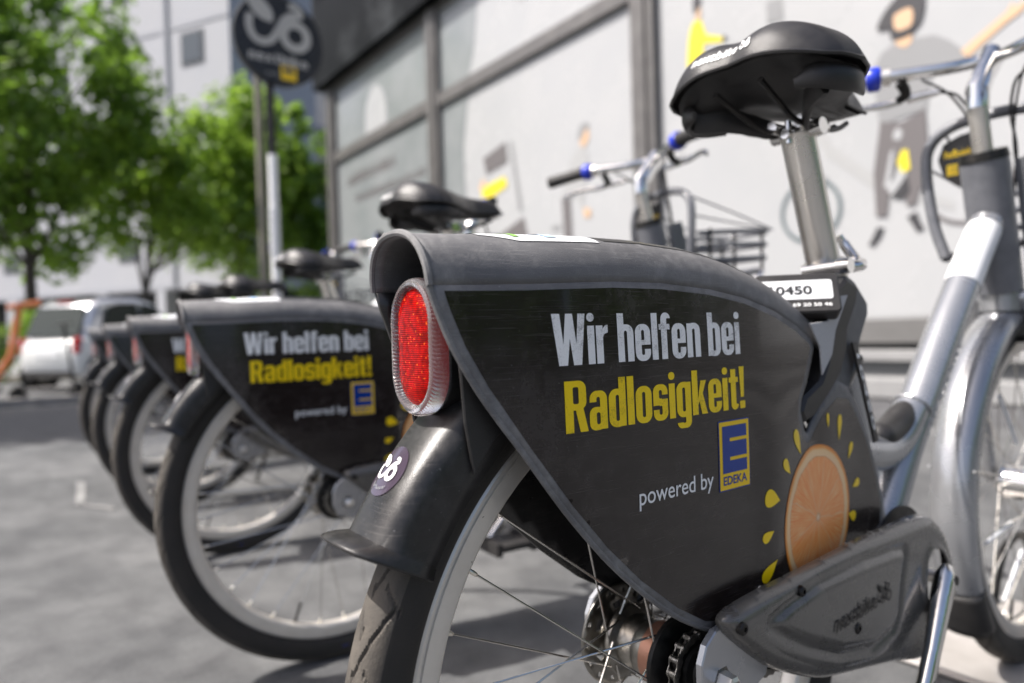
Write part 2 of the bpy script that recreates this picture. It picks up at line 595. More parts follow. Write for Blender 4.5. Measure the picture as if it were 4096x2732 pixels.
def text2d(body, height, width=None, bold=0.0, shear=0.0, space=1.0, xh=None):
    """cap height = height; optional total width; bold = outline grown by this many metres"""
    def raw(b):
        fc = bpy.data.curves.new('t', 'FONT')
        fc.body = b
        fc.size = 1.0
        fc.shear = shear
        fc.space_character = space
        fc.resolution_u = 6
        ob = bpy.data.objects.new('t', fc)
        COL.objects.link(ob)
        dg = bpy.context.evaluated_depsgraph_get()
        me = ob.evaluated_get(dg).to_mesh()
        bm = bmesh.new()
        bm.from_mesh(me)
        bpy.data.objects.remove(ob)
        bmesh.ops.remove_doubles(bm, verts=bm.verts, dist=0.0015)
        return bm
    if 'cap' not in _tc:
        bm = raw('H')
        _tc['cap'] = max(p.co.y for p in bm.verts)
        bm.free()
        bm = raw('x')
        _tc['xh'] = max(p.co.y for p in bm.verts) / _tc['cap']
        bm.free()
    bm = raw(body)
    sy = (height - 2 * bold) / _tc['cap']
    x0 = min(p.co.x for p in bm.verts); x1 = max(p.co.x for p in bm.verts)
    sx = (width - 2 * bold) / (x1 - x0) if width else sy
    for p in bm.verts:
        yn = p.co.y / _tc['cap']
        if xh:      # tall x-height: stretch the part below it, squeeze the part above
            x_h = _tc['xh']
            yn = yn * xh / x_h if yn <= x_h else xh + (yn - x_h) * (1 - xh) / (1 - x_h)
        p.co = Vector(((p.co.x - x0) * sx, yn * (height - 2 * bold), 0))
    mv = {}
    if bold:
        for vt in bm.verts:
            ns = []
            for e in vt.link_edges:
                if len(e.link_faces) == 1:
                    d = (e.other_vert(vt).co - vt.co)
                    if d.length < 1e-9:
                        continue
                    n_ = Vector((-d.y, d.x, 0)).normalized()
                    c = e.link_faces[0].calc_center_median()
                    if n_.dot(c - (vt.co + d * 0.5)) > 0:
                        n_ = -n_
                    ns.append(n_)
            if ns:
                m_ = sum(ns, Vector((0, 0, 0)))
                if m_.length > 1e-6:
                    m_.normalize()
                    k = bold / max(0.6, m_.dot(ns[0]))
                    mv[vt] = m_ * k
        for vt, d in mv.items():
            vt.co += d
    bm.verts.index_update()
    v = [(p.co.x + bold, p.co.y + bold) for p in bm.verts]
    f = [tuple(q.index for q in fc_.verts) for fc_ in bm.faces]
    bm.free()
    return v, f


# heavy condensed grotesque drawn here: each glyph is a sequence of added / cut shapes, cap height 100
def _rr(x0, y0, x1, y1, r, n=6):
    r = min(r, (x1 - x0) / 2, (y1 - y0) / 2)
    o = []
    for cx, cy, a0 in ((x1 - r, y1 - r, 0), (x0 + r, y1 - r, 90), (x0 + r, y0 + r, 180), (x1 - r, y0 + r, 270)):
        o += [(cx + r * math.cos(R(a0 + 90 * i / n)), cy + r * math.sin(R(a0 + 90 * i / n))) for i in range(n + 1)]
    return o


def _rc(x0, y0, x1, y1):
    return [(x0, y0), (x1, y0), (x1, y1), (x0, y1)]


_S, _X, _W = 16.5, 76, 41
_O = [('+', _rr(0, -1, _W, _X + 1, 18)), ('-', _rr(_S, 11.5, _W - _S, _X - 11.5, 4))]
GL = {
    'o': (_W, _O),
    'n': (_W, [('+', _rr(0, -40, _W, _X + 1, 17)), ('-', _rr(_S, -60, _W - _S, _X - 12, 4)), ('+', _rc(0, 0, _S, _X)), ('-', _rc(-5, -60, _W + 5, 0))]),
    'h': (_W, [('+', _rr(0, -40, _W, _X + 1, 17)), ('-', _rr(_S, -60, _W - _S, _X - 12, 4)), ('+', _rc(0, 0, _S, 100)), ('-', _rc(-5, -60, _W + 5, 0))]),
    'b': (_W, [_O[0], ('+', _rc(0, 0, _S, 100)), _O[1]]),
    'd': (_W, [_O[0], ('+', _rc(_W - _S, 0, _W, 100)), _O[1]]),
    'l': (_S, [('+', _rc(0, 0, _S, 100))]),
    'i': (_S, [('+', _rc(0, 0, _S, _X)), ('+', _rr(-0.5, 84, _S + 0.5, 101, 8))]),
    'r': (29, [('+', _rc(0, 0, _S, _X)), ('+', [(_S - 1, _X - 25), (_S + 4, _X - 17), (29, _X - 14.5), (29, _X + 1.5), (_S + 6, _X), (_S - 1, _X - 8)])]),
    'e': (_W, _O + [('+', _rc(_S - 1, 33, _W - _S + 1, 43)), ('-', _rc(_W - _S, 24, _W + 3, 33))]),
    'f': (32, [('+', _rr(6, 40, 34, 101, 15)), ('-', _rr(6 + _S, 20, 60, 88.5, 3)), ('-', _rc(0, 20, 60, 50)), ('+', _rc(6, 0, 6 + _S, 80)), ('+', _rc(0, _X - 12, 31, _X))]),
    't': (30, [('+', _rr(6, -1, 30, 40, 12)), ('-', _rr(6 + _S, 11.5, 60, 60, 4)), ('+', _rc(6, 12, 6 + _S, 95)), ('+', _rc(0, _X - 12, 30, _X))]),
    'a': (_W, [('+', _rr(1, 20, _W, _X + 1, 16)), ('-', _rr(_S, 10, _W - _S, _X - 11.5, 4)), ('-', _rc(-3, 10, _S + 1, 55)), ('+', _rr(0, -1, _W - 6, 45, 14)), ('-', _rr(_S - 0.5, 10.5, _W - _S, 34, 4)), ('+', _rc(_W - _S, 0, _W, 60))]),
    's': (39, [('+', _rr(0, -1, 39, _X + 1, 16)), ('-', _rr(_S - 1, 46, 39 - _S + 1, _X - 11.5, 4)), ('-', _rr(_S - 1, 11.5, 39 - _S + 1, 31, 4)), ('-', _rc(39 - _S, 45, 42, 54)), ('-', _rc(-3, 23, _S, 32))]),
    'g': (_W, [('+', _rr(0, -25, _W, 30, 14)), ('-', _rr(_S - 1, -13.5, _W - _S, 40, 4)), ('-', _rc(-3, -12, _S, 30)), _O[0], ('+', _rc(_W - _S, -8, _W, _X)), _O[1]]),
    'k': (44, [('+', _rc(0, 0, _S, 100)), ('+', [(_S - 1, 30), (25.5, _X), (42.5, _X), (31, 47), (44.5, 0), (27.5, 0), (20.5, 30), (_S - 1, 20)])]),
    'R': (47, [('+', _rr(0, 43, 45, 100, 16)), ('+', _rc(0, 0, _S, 100)), ('-', _rr(_S, 55, 45 - _S, 88, 4)), ('+', [(21, 46), (37, 50), (47.5, 0), (30, 0)])]),
    'W': (72, [('+', [(0, 100), (16.5, 100), (22, 40), (28.5, 100), (43.5, 100), (50, 40), (55.5, 100), (72, 100), (60.5, 0), (42.5, 0), (36, 52), (29.5, 0), (11.5, 0)])]),
    '!': (_S + 1, [('+', [(0.5, 100), (_S + 0.5, 100), (_S - 2.5, 27), (3.5, 27)]), ('+', _rr(0, 0, _S + 1, 18, 3))]),
    'x': (44, [('+', [(0, 0), (15, 0), (22, 24), (29, 0), (44, 0), (30.5, 39), (43, _X), (28.5, _X), (22, 54), (15.5, _X), (1, _X), (13.5, 39)])]),
}


def glyphs2d(body, height, width, gap=4.2, space=24.0):
    """one (verts, tris) per letter, scaled to the cap height and total width"""
    x = 0.0
    out = []
    for ch in body:
        if ch == ' ':
            x += space - gap
            continue
        w_, ops = GL[ch]
        vs, es = [], []
        for _, poly in ops:
            k = len(vs)
            vs += [Vector(p) for p in poly]
            es += [(k + i, k + (i + 1) % len(poly)) for i in range(len(poly))]
        v, e, f, *_ = delaunay_2d_cdt(vs, es, [], 0, 1e-4)
        T = []
        for t in f:
            c = sum((v[i] for i in t), Vector((0, 0))) / len(t)
            ins = False
            for op, poly in ops:
                if inpoly(c.x, c.y, poly):
                    ins = op == '+'
            if ins:
                T.append(tuple(t))
        out.append(([(p.x + x, p.y) for p in v], T))
        x += w_ + gap
    sx, sy = width / (x - gap), height / 100.0
    return [([(a * sx, b * sy) for a, b in V], T) for V, T in out]


def letters(fun, parts, mat, parent):
    for V, T in parts:
        used = sorted({i for t in T for i in t})
        ix = {k: n for n, k in enumerate(used)}
        mk('letter', [fun(*V[k]) for k in used], [tuple(ix[i] for i in t) for t in T], mat, parent, False)


def place_text(name, body, x, z, height, width, fun, mat, parent, bold=0.0, slope=0.0, rot=0.0, shear=0.0, off=0.0, space=1.0, xh=None):
    """lay a text on a surface; fun(u, v) -> 3-D point with off lifted"""
    if xh:
        return letters(lambda a, b: fun(x + a, z + b), glyphs2d(body, height, width), mat, parent)
    v, f = text2d(body, height, width, bold, shear, space)
    cr, sr = math.cos(rot), math.sin(rot)
    P = []
    for a, b in v:
        b2 = b + slope * a
        P.append(fun(x + a * cr - b2 * sr, z + a * sr + b2 * cr))
    o = mk(name, P, f, mat, parent, False)
    return o

#PART2
# ------------------------------------------------------------------ setting: ground
def ground_mat():
    m = principled('pale_concrete', (0.33, 0.33, 0.33), 0.85)
    b = m.node_tree.nodes['Principled BSDF']
    a = noise(m, 0.9, 6, 0.62)
    c = noise(m, 7, 5, 0.7)
    d = noise(m, 210, 3, 0.6)
    r1 = ramp(m, a.outputs[0], [(0.34, (0.062, 0.0645, 0.068)), (0.66, (0.158, 0.160, 0.162))])
    r2 = ramp(m, c.outputs[0], [(0.32, (0.62, 0.62, 0.63)), (0.64, (1.10, 1.10, 1.09))])
    r3 = ramp(m, d.outputs[0], [(0.30, (0.62, 0.62, 0.63)), (0.66, (1.16, 1.16, 1.15))])
    m1 = N(m, 'MixRGB', blend_type='MULTIPLY'); m1.inputs[0].default_value = 1
    L(m, r1.outputs[0], m1.inputs[1]); L(m, r2.outputs[0], m1.inputs[2])
    m2 = N(m, 'MixRGB', blend_type='MULTIPLY'); m2.inputs[0].default_value = 1
    L(m, m1.outputs[0], m2.inputs[1]); L(m, r3.outputs[0], m2.inputs[2])
    # hairline cracks and patched seams
    tc = N(m, 'TexCoord')
    wp = noise(m, 1.2, 3)
    mp = N(m, 'VectorMath', operation='MULTIPLY_ADD')
    L(m, wp.outputs[1], mp.inputs[0]); mp.inputs[1].default_value = (0.5, 0.5, 0)
    L(m, tc.outputs['Object'], mp.inputs[2])
    vo = N(m, 'TexVoronoi', feature='DISTANCE_TO_EDGE'); vo.inputs['Scale'].default_value = 0.55
    L(m, mp.outputs[0], vo.inputs['Vector'])
    r4 = ramp(m, vo.outputs['Distance'], [(0.0, (0.62, 0.62, 0.62)), (0.012, (1, 1, 1))])
    m3 = N(m, 'MixRGB', blend_type='MULTIPLY'); m3.inputs[0].default_value = 0.30
    L(m, m2.outputs[0], m3.inputs[1]); L(m, r4.outputs[0], m3.inputs[2])
    L(m, m3.outputs[0], b.inputs['Base Color'])
    bp = N(m, 'Bump'); bp.inputs['Strength'].default_value = 0.35; bp.inputs['Distance'].default_value = 0.003
    L(m, d.outputs[0], bp.inputs['Height']); L(m, bp.outputs[0], b.inputs['Normal'])
    return m


M['ground'] = ground_mat()
M['asphalt'] = worn('asphalt', (0.055, 0.056, 0.06), (0.10, 0.10, 0.105), (0.8, 0.92), 6, 0.4, 220)
M['kerb'] = worn('kerb_stone', (0.24, 0.225, 0.21), (0.34, 0.32, 0.30), (0.7, 0.85), 9, 0.3, 120)
M['soil'] = worn('planting_soil', (0.06, 0.05, 0.035), (0.10, 0.085, 0.05), (0.9, 0.95), 8, 0.5, 60)
M['facade'] = worn('white_render_facade', (0.37, 0.38, 0.41), (0.41, 0.415, 0.435), (0.7, 0.85), 0.6)
M['cream'] = worn('cream_facade', (0.60, 0.56, 0.50), (0.66, 0.63, 0.57), (0.7, 0.8), 0.5)
M['bandgrey'] = principled('grey_floor_band', (0.33, 0.34, 0.37), 0.7)
M['winframe'] = principled('grey_window_frame', (0.10, 0.105, 0.11), 0.45)
M['glass'] = principled('dark_window_glass', (0.035, 0.05, 0.06), 0.05, spec=0.8)
M['recess'] = principled('dark_recess', (0.012, 0.013, 0.014), 0.8)
M['colframe'] = worn('grey_steel_profile', (0.105, 0.10, 0.098), (0.135, 0.13, 0.126), (0.32, 0.45), 5)
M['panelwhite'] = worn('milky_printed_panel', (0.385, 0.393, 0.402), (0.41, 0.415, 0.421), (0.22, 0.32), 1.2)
M['panelgrey'] = worn('reflection_grey_panel', (0.20, 0.22, 0.225), (0.26, 0.275, 0.28), (0.16, 0.24), 1.0)  # white panel greyed by its reflections, put into the colour
M['plinth'] = worn('plinth_metal', (0.12, 0.118, 0.115), (0.15, 0.147, 0.144), (0.45, 0.6), 4)
M['plinthlight'] = worn('pale_step_board', (0.26, 0.26, 0.26), (0.30, 0.30, 0.298), (0.5, 0.65), 4)
M['storey'] = worn('black_glass_storey', (0.004, 0.005, 0.006), (0.05, 0.055, 0.06), (0.5, 0.65), 0.9, bump=0.3, bscale=1.6, lo=0.52, hi=0.74, spec=0.08)  # pale patches put reflections into the dull dark colour
M['skin'] = principled('print_skin', (0.60, 0.40, 0.25), 0.4)
M['pgrey'] = principled('print_pale_grey', (0.25, 0.254, 0.26), 0.35)
M['pgrey2'] = principled('print_light_curve', (0.36, 0.364, 0.366), 0.35)
M['pdark'] = principled('print_dark', (0.045, 0.044, 0.048), 0.35)
M['ptaupe'] = principled('print_taupe', (0.135, 0.125, 0.127), 0.35)
M['pyellow'] = principled('print_yellow', (0.72, 0.60, 0.03), 0.35)
M['pteal'] = principled('print_teal_grey', (0.11, 0.14, 0.15), 0.35)

g = mk('ground', [(-160, -160, 0), (160, -160, 0), (160, 160, 0), (-160, 160, 0)], [(0, 1, 2, 3)], 'ground', None, False)
tag(g, kind='structure')
# the street beyond the forecourt: a sunk-in asphalt strip, then a kerb and a pavement
road = mk('road', [(-40, 5.2, 0.004), (4.2, 5.2, 0.004), (4.2, 8.3, 0.004), (-40, 8.9, 0.004)], [(0, 1, 2, 3)], 'asphalt', None, False)
tag(road, kind='structure')
lane = mk('road', [(4.4, -30, 0.004), (5.97, -30, 0.004), (5.97, 13, 0.004), (4.4, 13, 0.004)], [(0, 1, 2, 3)], 'asphalt', None, False)
tag(lane, kind='structure')
M['wornpaint'] = worn('worn_white_paint', (0.17, 0.17, 0.168), (0.25, 0.25, 0.245), (0.7, 0.85), 14, lo=0.45, hi=0.6)
mark = MB()
for poly in ([(-0.244, 3.480), (-0.267, 3.180), (-0.292, 2.905), (-0.262, 2.880), (-0.232, 3.150), (-0.212, 3.420)], [(-0.292, 2.905), (-0.185, 2.690), (-0.165, 2.730), (-0.262, 2.900)]):
    mark.add([(a, b, 0.004) for a, b in poly], [tuple(range(len(poly)))])
mo = mark.obj('road_marking', 'wornpaint', None, False)
tag(mo, kind='structure')
x = -12.0
kr = empty('kerb')
tag(kr, kind='structure')
while x < 4.0:
    b = MB().box((x + 0.49, 8.98 - 0.6 * (x + 12) / 60, 0.05), (0.97, 0.16, 0.10))
    b.obj('kerb_stone', 'kerb', kr, False)
    x += 0.98
paved = mk('bounce_paving', [(-16, 19.0, 0.005), (20, 19.0, 0.005), (20, 36, 0.005), (-16, 36, 0.005)], [(0, 1, 2, 3)], 'plinthlight', None, False)  # pale sheet added to bounce light up to the office facade
tag(paved, kind='structure')
bed = mk('planting_bed', [(-9, 15.5, 0.009), (2.2, 15.5, 0.009), (2.2, 19.0, 0.009), (-9, 19.0, 0.009)], [(0, 1, 2, 3)], 'soil', None, False)
tag(bed, kind='structure')

# ------------------------------------------------------------------ pavilion with printed panels
WX = 6.0
pav = empty('pavilion', None, (WX, 8, 0))
tag(pav, 'white pavilion with grey steel frame, dark glass upper floor and printed figures on its panels', 'pavilion')


def yz(name, mat, y0, y1, z0, z1, x0, x1, par=pav, bev=0.0):
    pts = [(y0, z0), (y1, z0), (y1, z1), (y0, z1)]
    o = MB().prism([(a - 8, b) for a, b in pts], x0 - WX, x1 - WX, bev, 'yz').obj(name, mat, par, False)
    return o


cols_y = [-3.9, 0.16, 5.255, 10.30, 15.05]
for i, cy in enumerate(cols_y):
    if i == 1:
        continue            # the photo shows one wide unbroken panel here
    hw = 0.19 if i < 4 else 0.22
    yz('column', 'colframe', cy - hw, cy + hw, 0.0, 6.6, WX - 0.10, WX + 0.15, bev=0.012)
    yz('column_web', 'colframe', cy - hw * 0.35, cy + hw * 0.35, 0.02, 6.58, WX - 0.13, WX - 0.102)
spans = [(-3.71, 5.065), (5.445, 10.11), (10.49, 14.83)]
panels = {}
for i, (a, b) in enumerate(spans):
    if i > 0:
        yz('beam', 'colframe', a + 0.002, b - 0.002, 4.79, 5.02, WX - 0.08, WX + 0.12, bev=0.01)
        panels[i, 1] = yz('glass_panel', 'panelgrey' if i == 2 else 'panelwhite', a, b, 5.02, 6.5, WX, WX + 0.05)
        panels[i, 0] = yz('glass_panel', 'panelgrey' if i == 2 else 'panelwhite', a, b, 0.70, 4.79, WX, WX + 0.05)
    else:
        panels[i, 0] = yz('glass_panel', 'panelwhite', a, b, 0.70, 6.5, WX, WX + 0.05)
yz('cornice', 'storey', -5.2, 15.5, 6.62, 6.95, WX - 0.30, WX + 0.3)
yz('cornice_trim', 'colframe', -5.2, 15.3, 6.5, 6.62, WX - 0.06, WX + 0.2)
yz('upper_storey', 'storey', -5.2, 15.5, 6.96, 9.6, WX - 0.26, WX + 0.3)
yz('roof_edge', 'recess', -5.3, 15.6, 9.6, 9.9, WX - 0.9, WX + 0.4)
# stepped plinth boards
for z0, z1, dx, mt in ((0.475, 0.70, 0.06, 'plinth'), (0.325, 0.415, 0.30, 'plinthlight'), (0.02, 0.185, 0.52, 'plinthlight')):
    yz('plinth_board', mt, -5.2, 15.0, z0, z1, WX - dx, WX + 0.10, bev=0.006)
for z0, z1, dx, mt in ((0.415, 0.475, 0.0, 'recess'), (0.185, 0.325, 0.22, 'winframe')):
    yz('plinth_gap', mt, -5.1, 14.9, z0, z1, WX - dx, WX + 0.10)


def prt(name, poly, mat, lift, panel, smooth=0):
    """a flat print on a panel; poly in wall coordinates (y, z)"""
    if smooth:
        poly = spline(poly, smooth, True)
    v, t = sheet2d(poly, 5.0)
    o = mk(name, [(-lift, a - 8, b) for a, b in v], t, mat, panel, False)
    return o


def ringpoly(c, r0, r1, n=40, a0=0.0, a1=2 * PI, sq=1.0):
    out = [(c[0] + math.cos(a0 + (a1 - a0) * i / n) * r1 * sq, c[1] + math.sin(a0 + (a1 - a0) * i / n) * r1) for i in range(n + 1)]
    out += [(c[0] + math.cos(a0 + (a1 - a0) * i / n) * r0 * sq, c[1] + math.sin(a0 + (a1 - a0) * i / n) * r0) for i in range(n, -1, -1)]
    return out


pr = panels[0, 0]
prt('curve_print', [(3.56, 6.4), (3.40, 6.4), (3.42, 4.0), (3.40, 3.2), (3.0, 2.31), (2.55, 1.90), (1.9, 1.6), (1.9, 1.68), (2.52, 2.0), (2.95, 2.40), (3.34, 3.3), (3.50, 4.0)], 'pgrey2', 0.004, pr)
prt('curve_print', [(-1.2, 0.72), (5.04, 0.72), (5.04, 1.25), (3.6, 1.28), (1.0, 1.05), (-1.2, 0.98)], 'panelwhite', 0.0035, pr)
# man in grey
prt('shirt_print', [(2.31, 3.19), (2.20, 3.16), (2.02, 3.13), (1.90, 3.04), (1.78, 2.90), (1.80, 2.82), (1.88, 2.83), (2.05, 2.78), (2.09, 2.52), (2.49, 2.47), (2.52, 2.75), (2.53, 3.0), (2.46, 3.12)], 'pgrey', 0.008, pr)
prt('neck_print', [(2.34, 3.26), (2.19, 3.24), (2.20, 3.13), (2.26, 3.10), (2.33, 3.15)], 'skin', 0.012, pr)
prt('hair_print', [(2.49, 3.34), (2.45, 3.44), (2.38, 3.52), (2.28, 3.58), (2.11, 3.55), (2.085, 3.42), (2.12, 3.28), (2.16, 3.24), (2.21, 3.20), (2.31, 3.19), (2.37, 3.22), (2.39, 3.31)], 'pdark', 0.016, pr, 4)
prt('face_print', [(2.345, 3.395), (2.30, 3.43), (2.205, 3.435), (2.18, 3.375), (2.185, 3.31), (2.215, 3.26), (2.285, 3.245), (2.33, 3.275)], 'skin', 0.020, pr, 4)
prt('beard_print', [(2.37, 3.31), (2.34, 3.25), (2.28, 3.215), (2.20, 3.225), (2.17, 3.29), (2.21, 3.265), (2.29, 3.26)], 'pdark', 0.024, pr)
prt('arm_print', [(1.82, 2.92), (1.77, 2.85), (1.64, 2.94), (1.50, 3.03), (1.40, 3.08), (1.34, 3.14), (1.39, 3.155), (1.43, 3.13), (1.45, 3.18), (1.49, 3.12), (1.59, 3.06)], 'skin', 0.010, pr)
prt('trousers_print', [(2.48, 2.50), (2.30, 2.45), (2.10, 2.52), (2.085, 2.21), (2.13, 1.90), (2.20, 1.69), (2.27, 1.70), (2.29, 1.95), (2.31, 2.20), (2.40, 1.95), (2.44, 1.63), (2.535, 1.64), (2.55, 2.05)], 'ptaupe', 0.012, pr)
prt('shoe_print', [(2.53, 1.545), (2.465, 1.53), (2.50, 1.44), (2.57, 1.365), (2.61, 1.39), (2.57, 1.46)], 'pdark', 0.010, pr)
prt('shoe_print', [(2.27, 1.60), (2.19, 1.64), (2.16, 1.54), (2.125, 1.47), (2.19, 1.455), (2.23, 1.53)], 'pdark', 0.010, pr)
prt('frame_print', [(2.36, 2.23), (2.40, 2.20), (2.46, 1.90), (2.41, 1.89)], 'panelwhite', 0.016, pr)
prt('frame_print', [(2.44, 1.90), (2.39, 1.80), (2.26, 1.98), (2.29, 2.03)], 'panelwhite', 0.017, pr)
prt('lamp_print', [(2.37, 2.36), (2.33, 2.41), (2.29, 2.36), (2.31, 2.30), (2.36, 2.31)], 'panelwhite', 0.016, pr, 3)
prt('basket_print', [(2.30, 2.20), (2.25, 2.20), (2.23, 2.02), (2.30, 2.00), (2.34, 2.10)], 'pyellow', 0.018, pr)
prt('crate_print', [(2.40, 1.80), (2.26, 1.97), (2.24, 1.83), (2.30, 1.77)], 'pdark', 0.018, pr)
# wheel behind the man and the small one beside
prt('wheel_print', ringpoly((3.175, 1.80), 0.285, 0.325), 'pteal', 0.008, pr)
prt('wheel_print', ringpoly((4.93, 2.85), 0.23, 0.25, 30, -2.6, 0.6), 'pgrey', 0.008, pr)
prt('frame_print', [(3.02, 2.12), (2.99, 2.10), (3.16, 1.80), (3.19, 1.81)], 'pgrey', 0.010, pr)
prt('wheel_print', ringpoly((1.80, 1.80), 0.30, 0.335, 30, 2.4, 5.6), 'ptaupe', 0.008, pr)
# person in yellow
prt('coat_print', [(4.52, 4.20), (4.43, 4.18), (4.39, 4.06), (4.37, 3.99), (4.20, 3.91), (4.14, 3.88), (4.15, 3.83), (4.24, 3.855), (4.40, 3.90), (4.42, 3.72), (4.43, 3.45), (4.60, 3.45), (4.64, 3.75), (4.61, 4.02), (4.57, 4.15)], 'pyellow', 0.008, pr)
prt('face_print', [(4.50, 4.33), (4.43, 4.32), (4.43, 4.24), (4.46, 4.18), (4.50, 4.19)], 'skin', 0.012, pr)
prt('hair_print', [(4.53, 4.44), (4.47, 4.47), (4.42, 4.40), (4.45, 4.33), (4.50, 4.26), (4.53, 4.32)], 'pdark', 0.014, pr, 3)
prt('hand_print', [(4.14, 3.89), (4.09, 3.87), (4.10, 3.83), (4.15, 3.84)], 'pdark', 0.014, pr)
prt('bicycle_print', ringpoly((4.02, 3.62), 0.12, 0.145, 24), 'pgrey2', 0.008, pr)
prt('bag_print', [(3.60, 4.05), (3.44, 4.02), (3.42, 3.80), (3.60, 3.82)], 'pgrey', 0.008, pr)
# middle bay: woman walking, seated figure with a tablet, edge strip shaded in by colour
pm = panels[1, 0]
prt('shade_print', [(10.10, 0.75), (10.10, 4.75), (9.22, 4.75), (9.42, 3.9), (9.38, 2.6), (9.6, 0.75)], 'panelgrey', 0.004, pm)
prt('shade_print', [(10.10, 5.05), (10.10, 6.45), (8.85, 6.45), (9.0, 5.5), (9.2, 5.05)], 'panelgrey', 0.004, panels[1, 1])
prt('curve_print', [(8.2, 6.48), (7.2, 6.48), (7.3, 5.9), (7.8, 5.75)], 'pgrey2', 0.005, panels[1, 1], 4)
prt('coat_print', [(6.54, 3.22), (6.40, 3.20), (6.34, 3.0), (6.42, 2.66), (6.47, 2.45), (6.38, 2.30), (6.46, 2.28), (6.60, 2.55), (6.94, 2.56), (6.80, 2.80), (6.70, 3.08)], 'pgrey2', 0.008, pm)
prt('face_print', [(6.44, 3.42), (6.33, 3.43), (6.31, 3.32), (6.36, 3.24), (6.44, 3.20), (6.50, 3.25)], 'skin', 0.010, pm)
prt('hair_print', [(6.50, 3.48), (6.38, 3.53), (6.31, 3.47), (6.40, 3.40), (6.45, 3.32), (6.54, 3.34)], 'pgrey', 0.012, pm, 3)
prt('trousers_print', [(6.90, 2.57), (6.72, 2.54), (6.70, 1.95), (6.73, 1.50), (6.90, 1.50), (6.88, 2.0)], 'ptaupe', 0.010, pm)
prt('hand_print', [(6.46, 2.36), (6.32, 2.34), (6.33, 2.22), (6.44, 2.23)], 'skin', 0.012, pm)
prt('dog_print', [(7.18, 2.20), (7.02, 2.22), (6.94, 2.19), (6.95, 2.14), (7.10, 2.13)], 'pgrey', 0.008, pm)
prt('tablet_print', [(8.84, 3.57), (8.22, 3.70), (8.17, 3.37), (8.76, 3.29)], 'ptaupe', 0.010, pm)
prt('sleeve_print', [(8.99, 3.10), (8.85, 3.25), (8.75, 3.10), (8.85, 3.0)], 'skin', 0.010, pm)
prt('lap_print', [(8.90, 3.06), (8.66, 3.12), (8.25, 3.16), (8.2, 3.0), (8.6, 2.90), (8.9, 2.92)], 'pyellow', 0.012, pm)
prt('chair_print', [(8.12, 3.68), (8.04, 3.66), (7.82, 2.55), (7.92, 2.55)], 'pgrey', 0.008, pm)
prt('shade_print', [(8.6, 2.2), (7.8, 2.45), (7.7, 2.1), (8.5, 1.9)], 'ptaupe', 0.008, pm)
# left bay: lettering lines too soft to read, pale oval
pl_ = panels[2, 0]
prt('oval_print', [(12.76 + 0.50 * math.cos(a), 5.30 + 0.68 * math.sin(a)) for a in [i * PI / 16 for i in range(17)]] + [(12.26, 5.04), (13.26, 5.04)], 'panelwhite', 0.006, panels[2, 1])
for (ya, yb, za, hh, n) in ((14.25, 11.9, 4.13, 0.24, 13), (13.86, 10.74, 3.70, 0.17, 20)):
    st = (ya - yb) / n
    for k in range(n):
        y1 = ya - k * st
        h2 = hh * rnd.choice((1.0, 1.0, 0.75, 0.85))
        wd = st * rnd.uniform(0.55, 0.85)
        prt('letter_print', [(y1, za), (y1 - wd, za), (y1 - wd, za + h2), (y1 - wd * 0.7, za + h2), (y1 - wd * 0.6, za + h2 * 0.4), (y1 - wd * 0.35, za + h2 * 0.4), (y1 - wd * 0.3, za + h2), (y1, za + h2)], 'ptaupe', 0.006, pl_)
prt('poster_print', [(14.1, 2.2), (13.7, 2.2), (13.7, 2.9), (14.1, 2.9)], 'pgrey', 0.006, pl_)

# ------------------------------------------------------------------ buildings far behind
def building(name, label, loc, rz, x0, x1, z1, mat, wins, depth=6, base=None, strips=()):
    b = empty(name, None, loc, rz)
    tag(b, label, 'building')

    def bx(nm, xa, xb, za, zb, d0, d1, mt, par=b):
        return MB().box(((xa + xb) / 2, (d0 + d1) / 2, (za + zb) / 2), (xb - xa, d1 - d0, zb - za)).obj(nm, mt, par, False)
    bx('wall', x0, x1, base or 0, z1, 0, depth, mat)
    if base:
        bx('ground_floor', x0, x1 - 0.3, 0, base, 0.9, depth, 'recess')
    for (xa, xb, za, zb) in wins:
        f = bx('window', xa, xb, za, zb, -0.04, 0.0, 'winframe')
        bx('pane', xa + 0.09, xb - 0.09, za + 0.09, zb - 0.09, -0.06, -0.042, 'glass', f)
    for (xa, xb, za, zb, mt) in strips:
        bx('pilaster', xa, xb, za, zb, -0.10, -0.001 if za >= (base or 0) else 0.5, mt)
    for zf in [base or 3.2] + [3.35 + 3.3 * i for i in range(1, 6)]:
        if zf < z1 - 1:
            bx('floor_band', x0, x1 + 0.02, zf + 0.02, zf + 0.20, -0.03, -0.002, 'bandgrey')
    bx('roof', x0 - 0.2, x1 + 0.2, z1, z1 + 0.35, -0.25, depth, 'winframe')
    return b


wins = []
for zz, hh in ((4.13, 0.95), (7.2, 1.0), (11.73, 1.3), (15.0, 1.3)):
    for xx in (-18.0, -14.2, -10.4, -6.4, -2.4):
        if not (abs(zz - 7.2) < 0.1 and xx > -3):
            wins.append((xx, xx + 1.2, zz, zz + hh))
building('office_block', 'white rendered office block behind the street trees', (6.9, 27.2, 0), R(-60), -22, 0.15, 18.5, 'facade', wins, 5, 2.85,
         [(-13.94, -13.0, 0, 2.84, 'facade'), (-7.82, -7.14, 0, 2.84, 'facade'), (-4.15, -3.65, 0, 2.84, 'facade'), (-19.5, -18.8, 0, 2.84, 'facade'), (-3.32, -3.12, 2.9, 18.4, 'bandgrey')])
wins2 = [(xx, xx + 1.2, zz, zz + 1.5) for zz in (8.2, 17.0, 20.0) for xx in (-6.2, -3.4, -0.6, 2.2)]
bb = building('cream_building', 'cream coloured building with banded facade behind the round sign', (16.8, 42, 0), R(-20), -9.2, 7.2, 23, 'cream', wins2, 8)
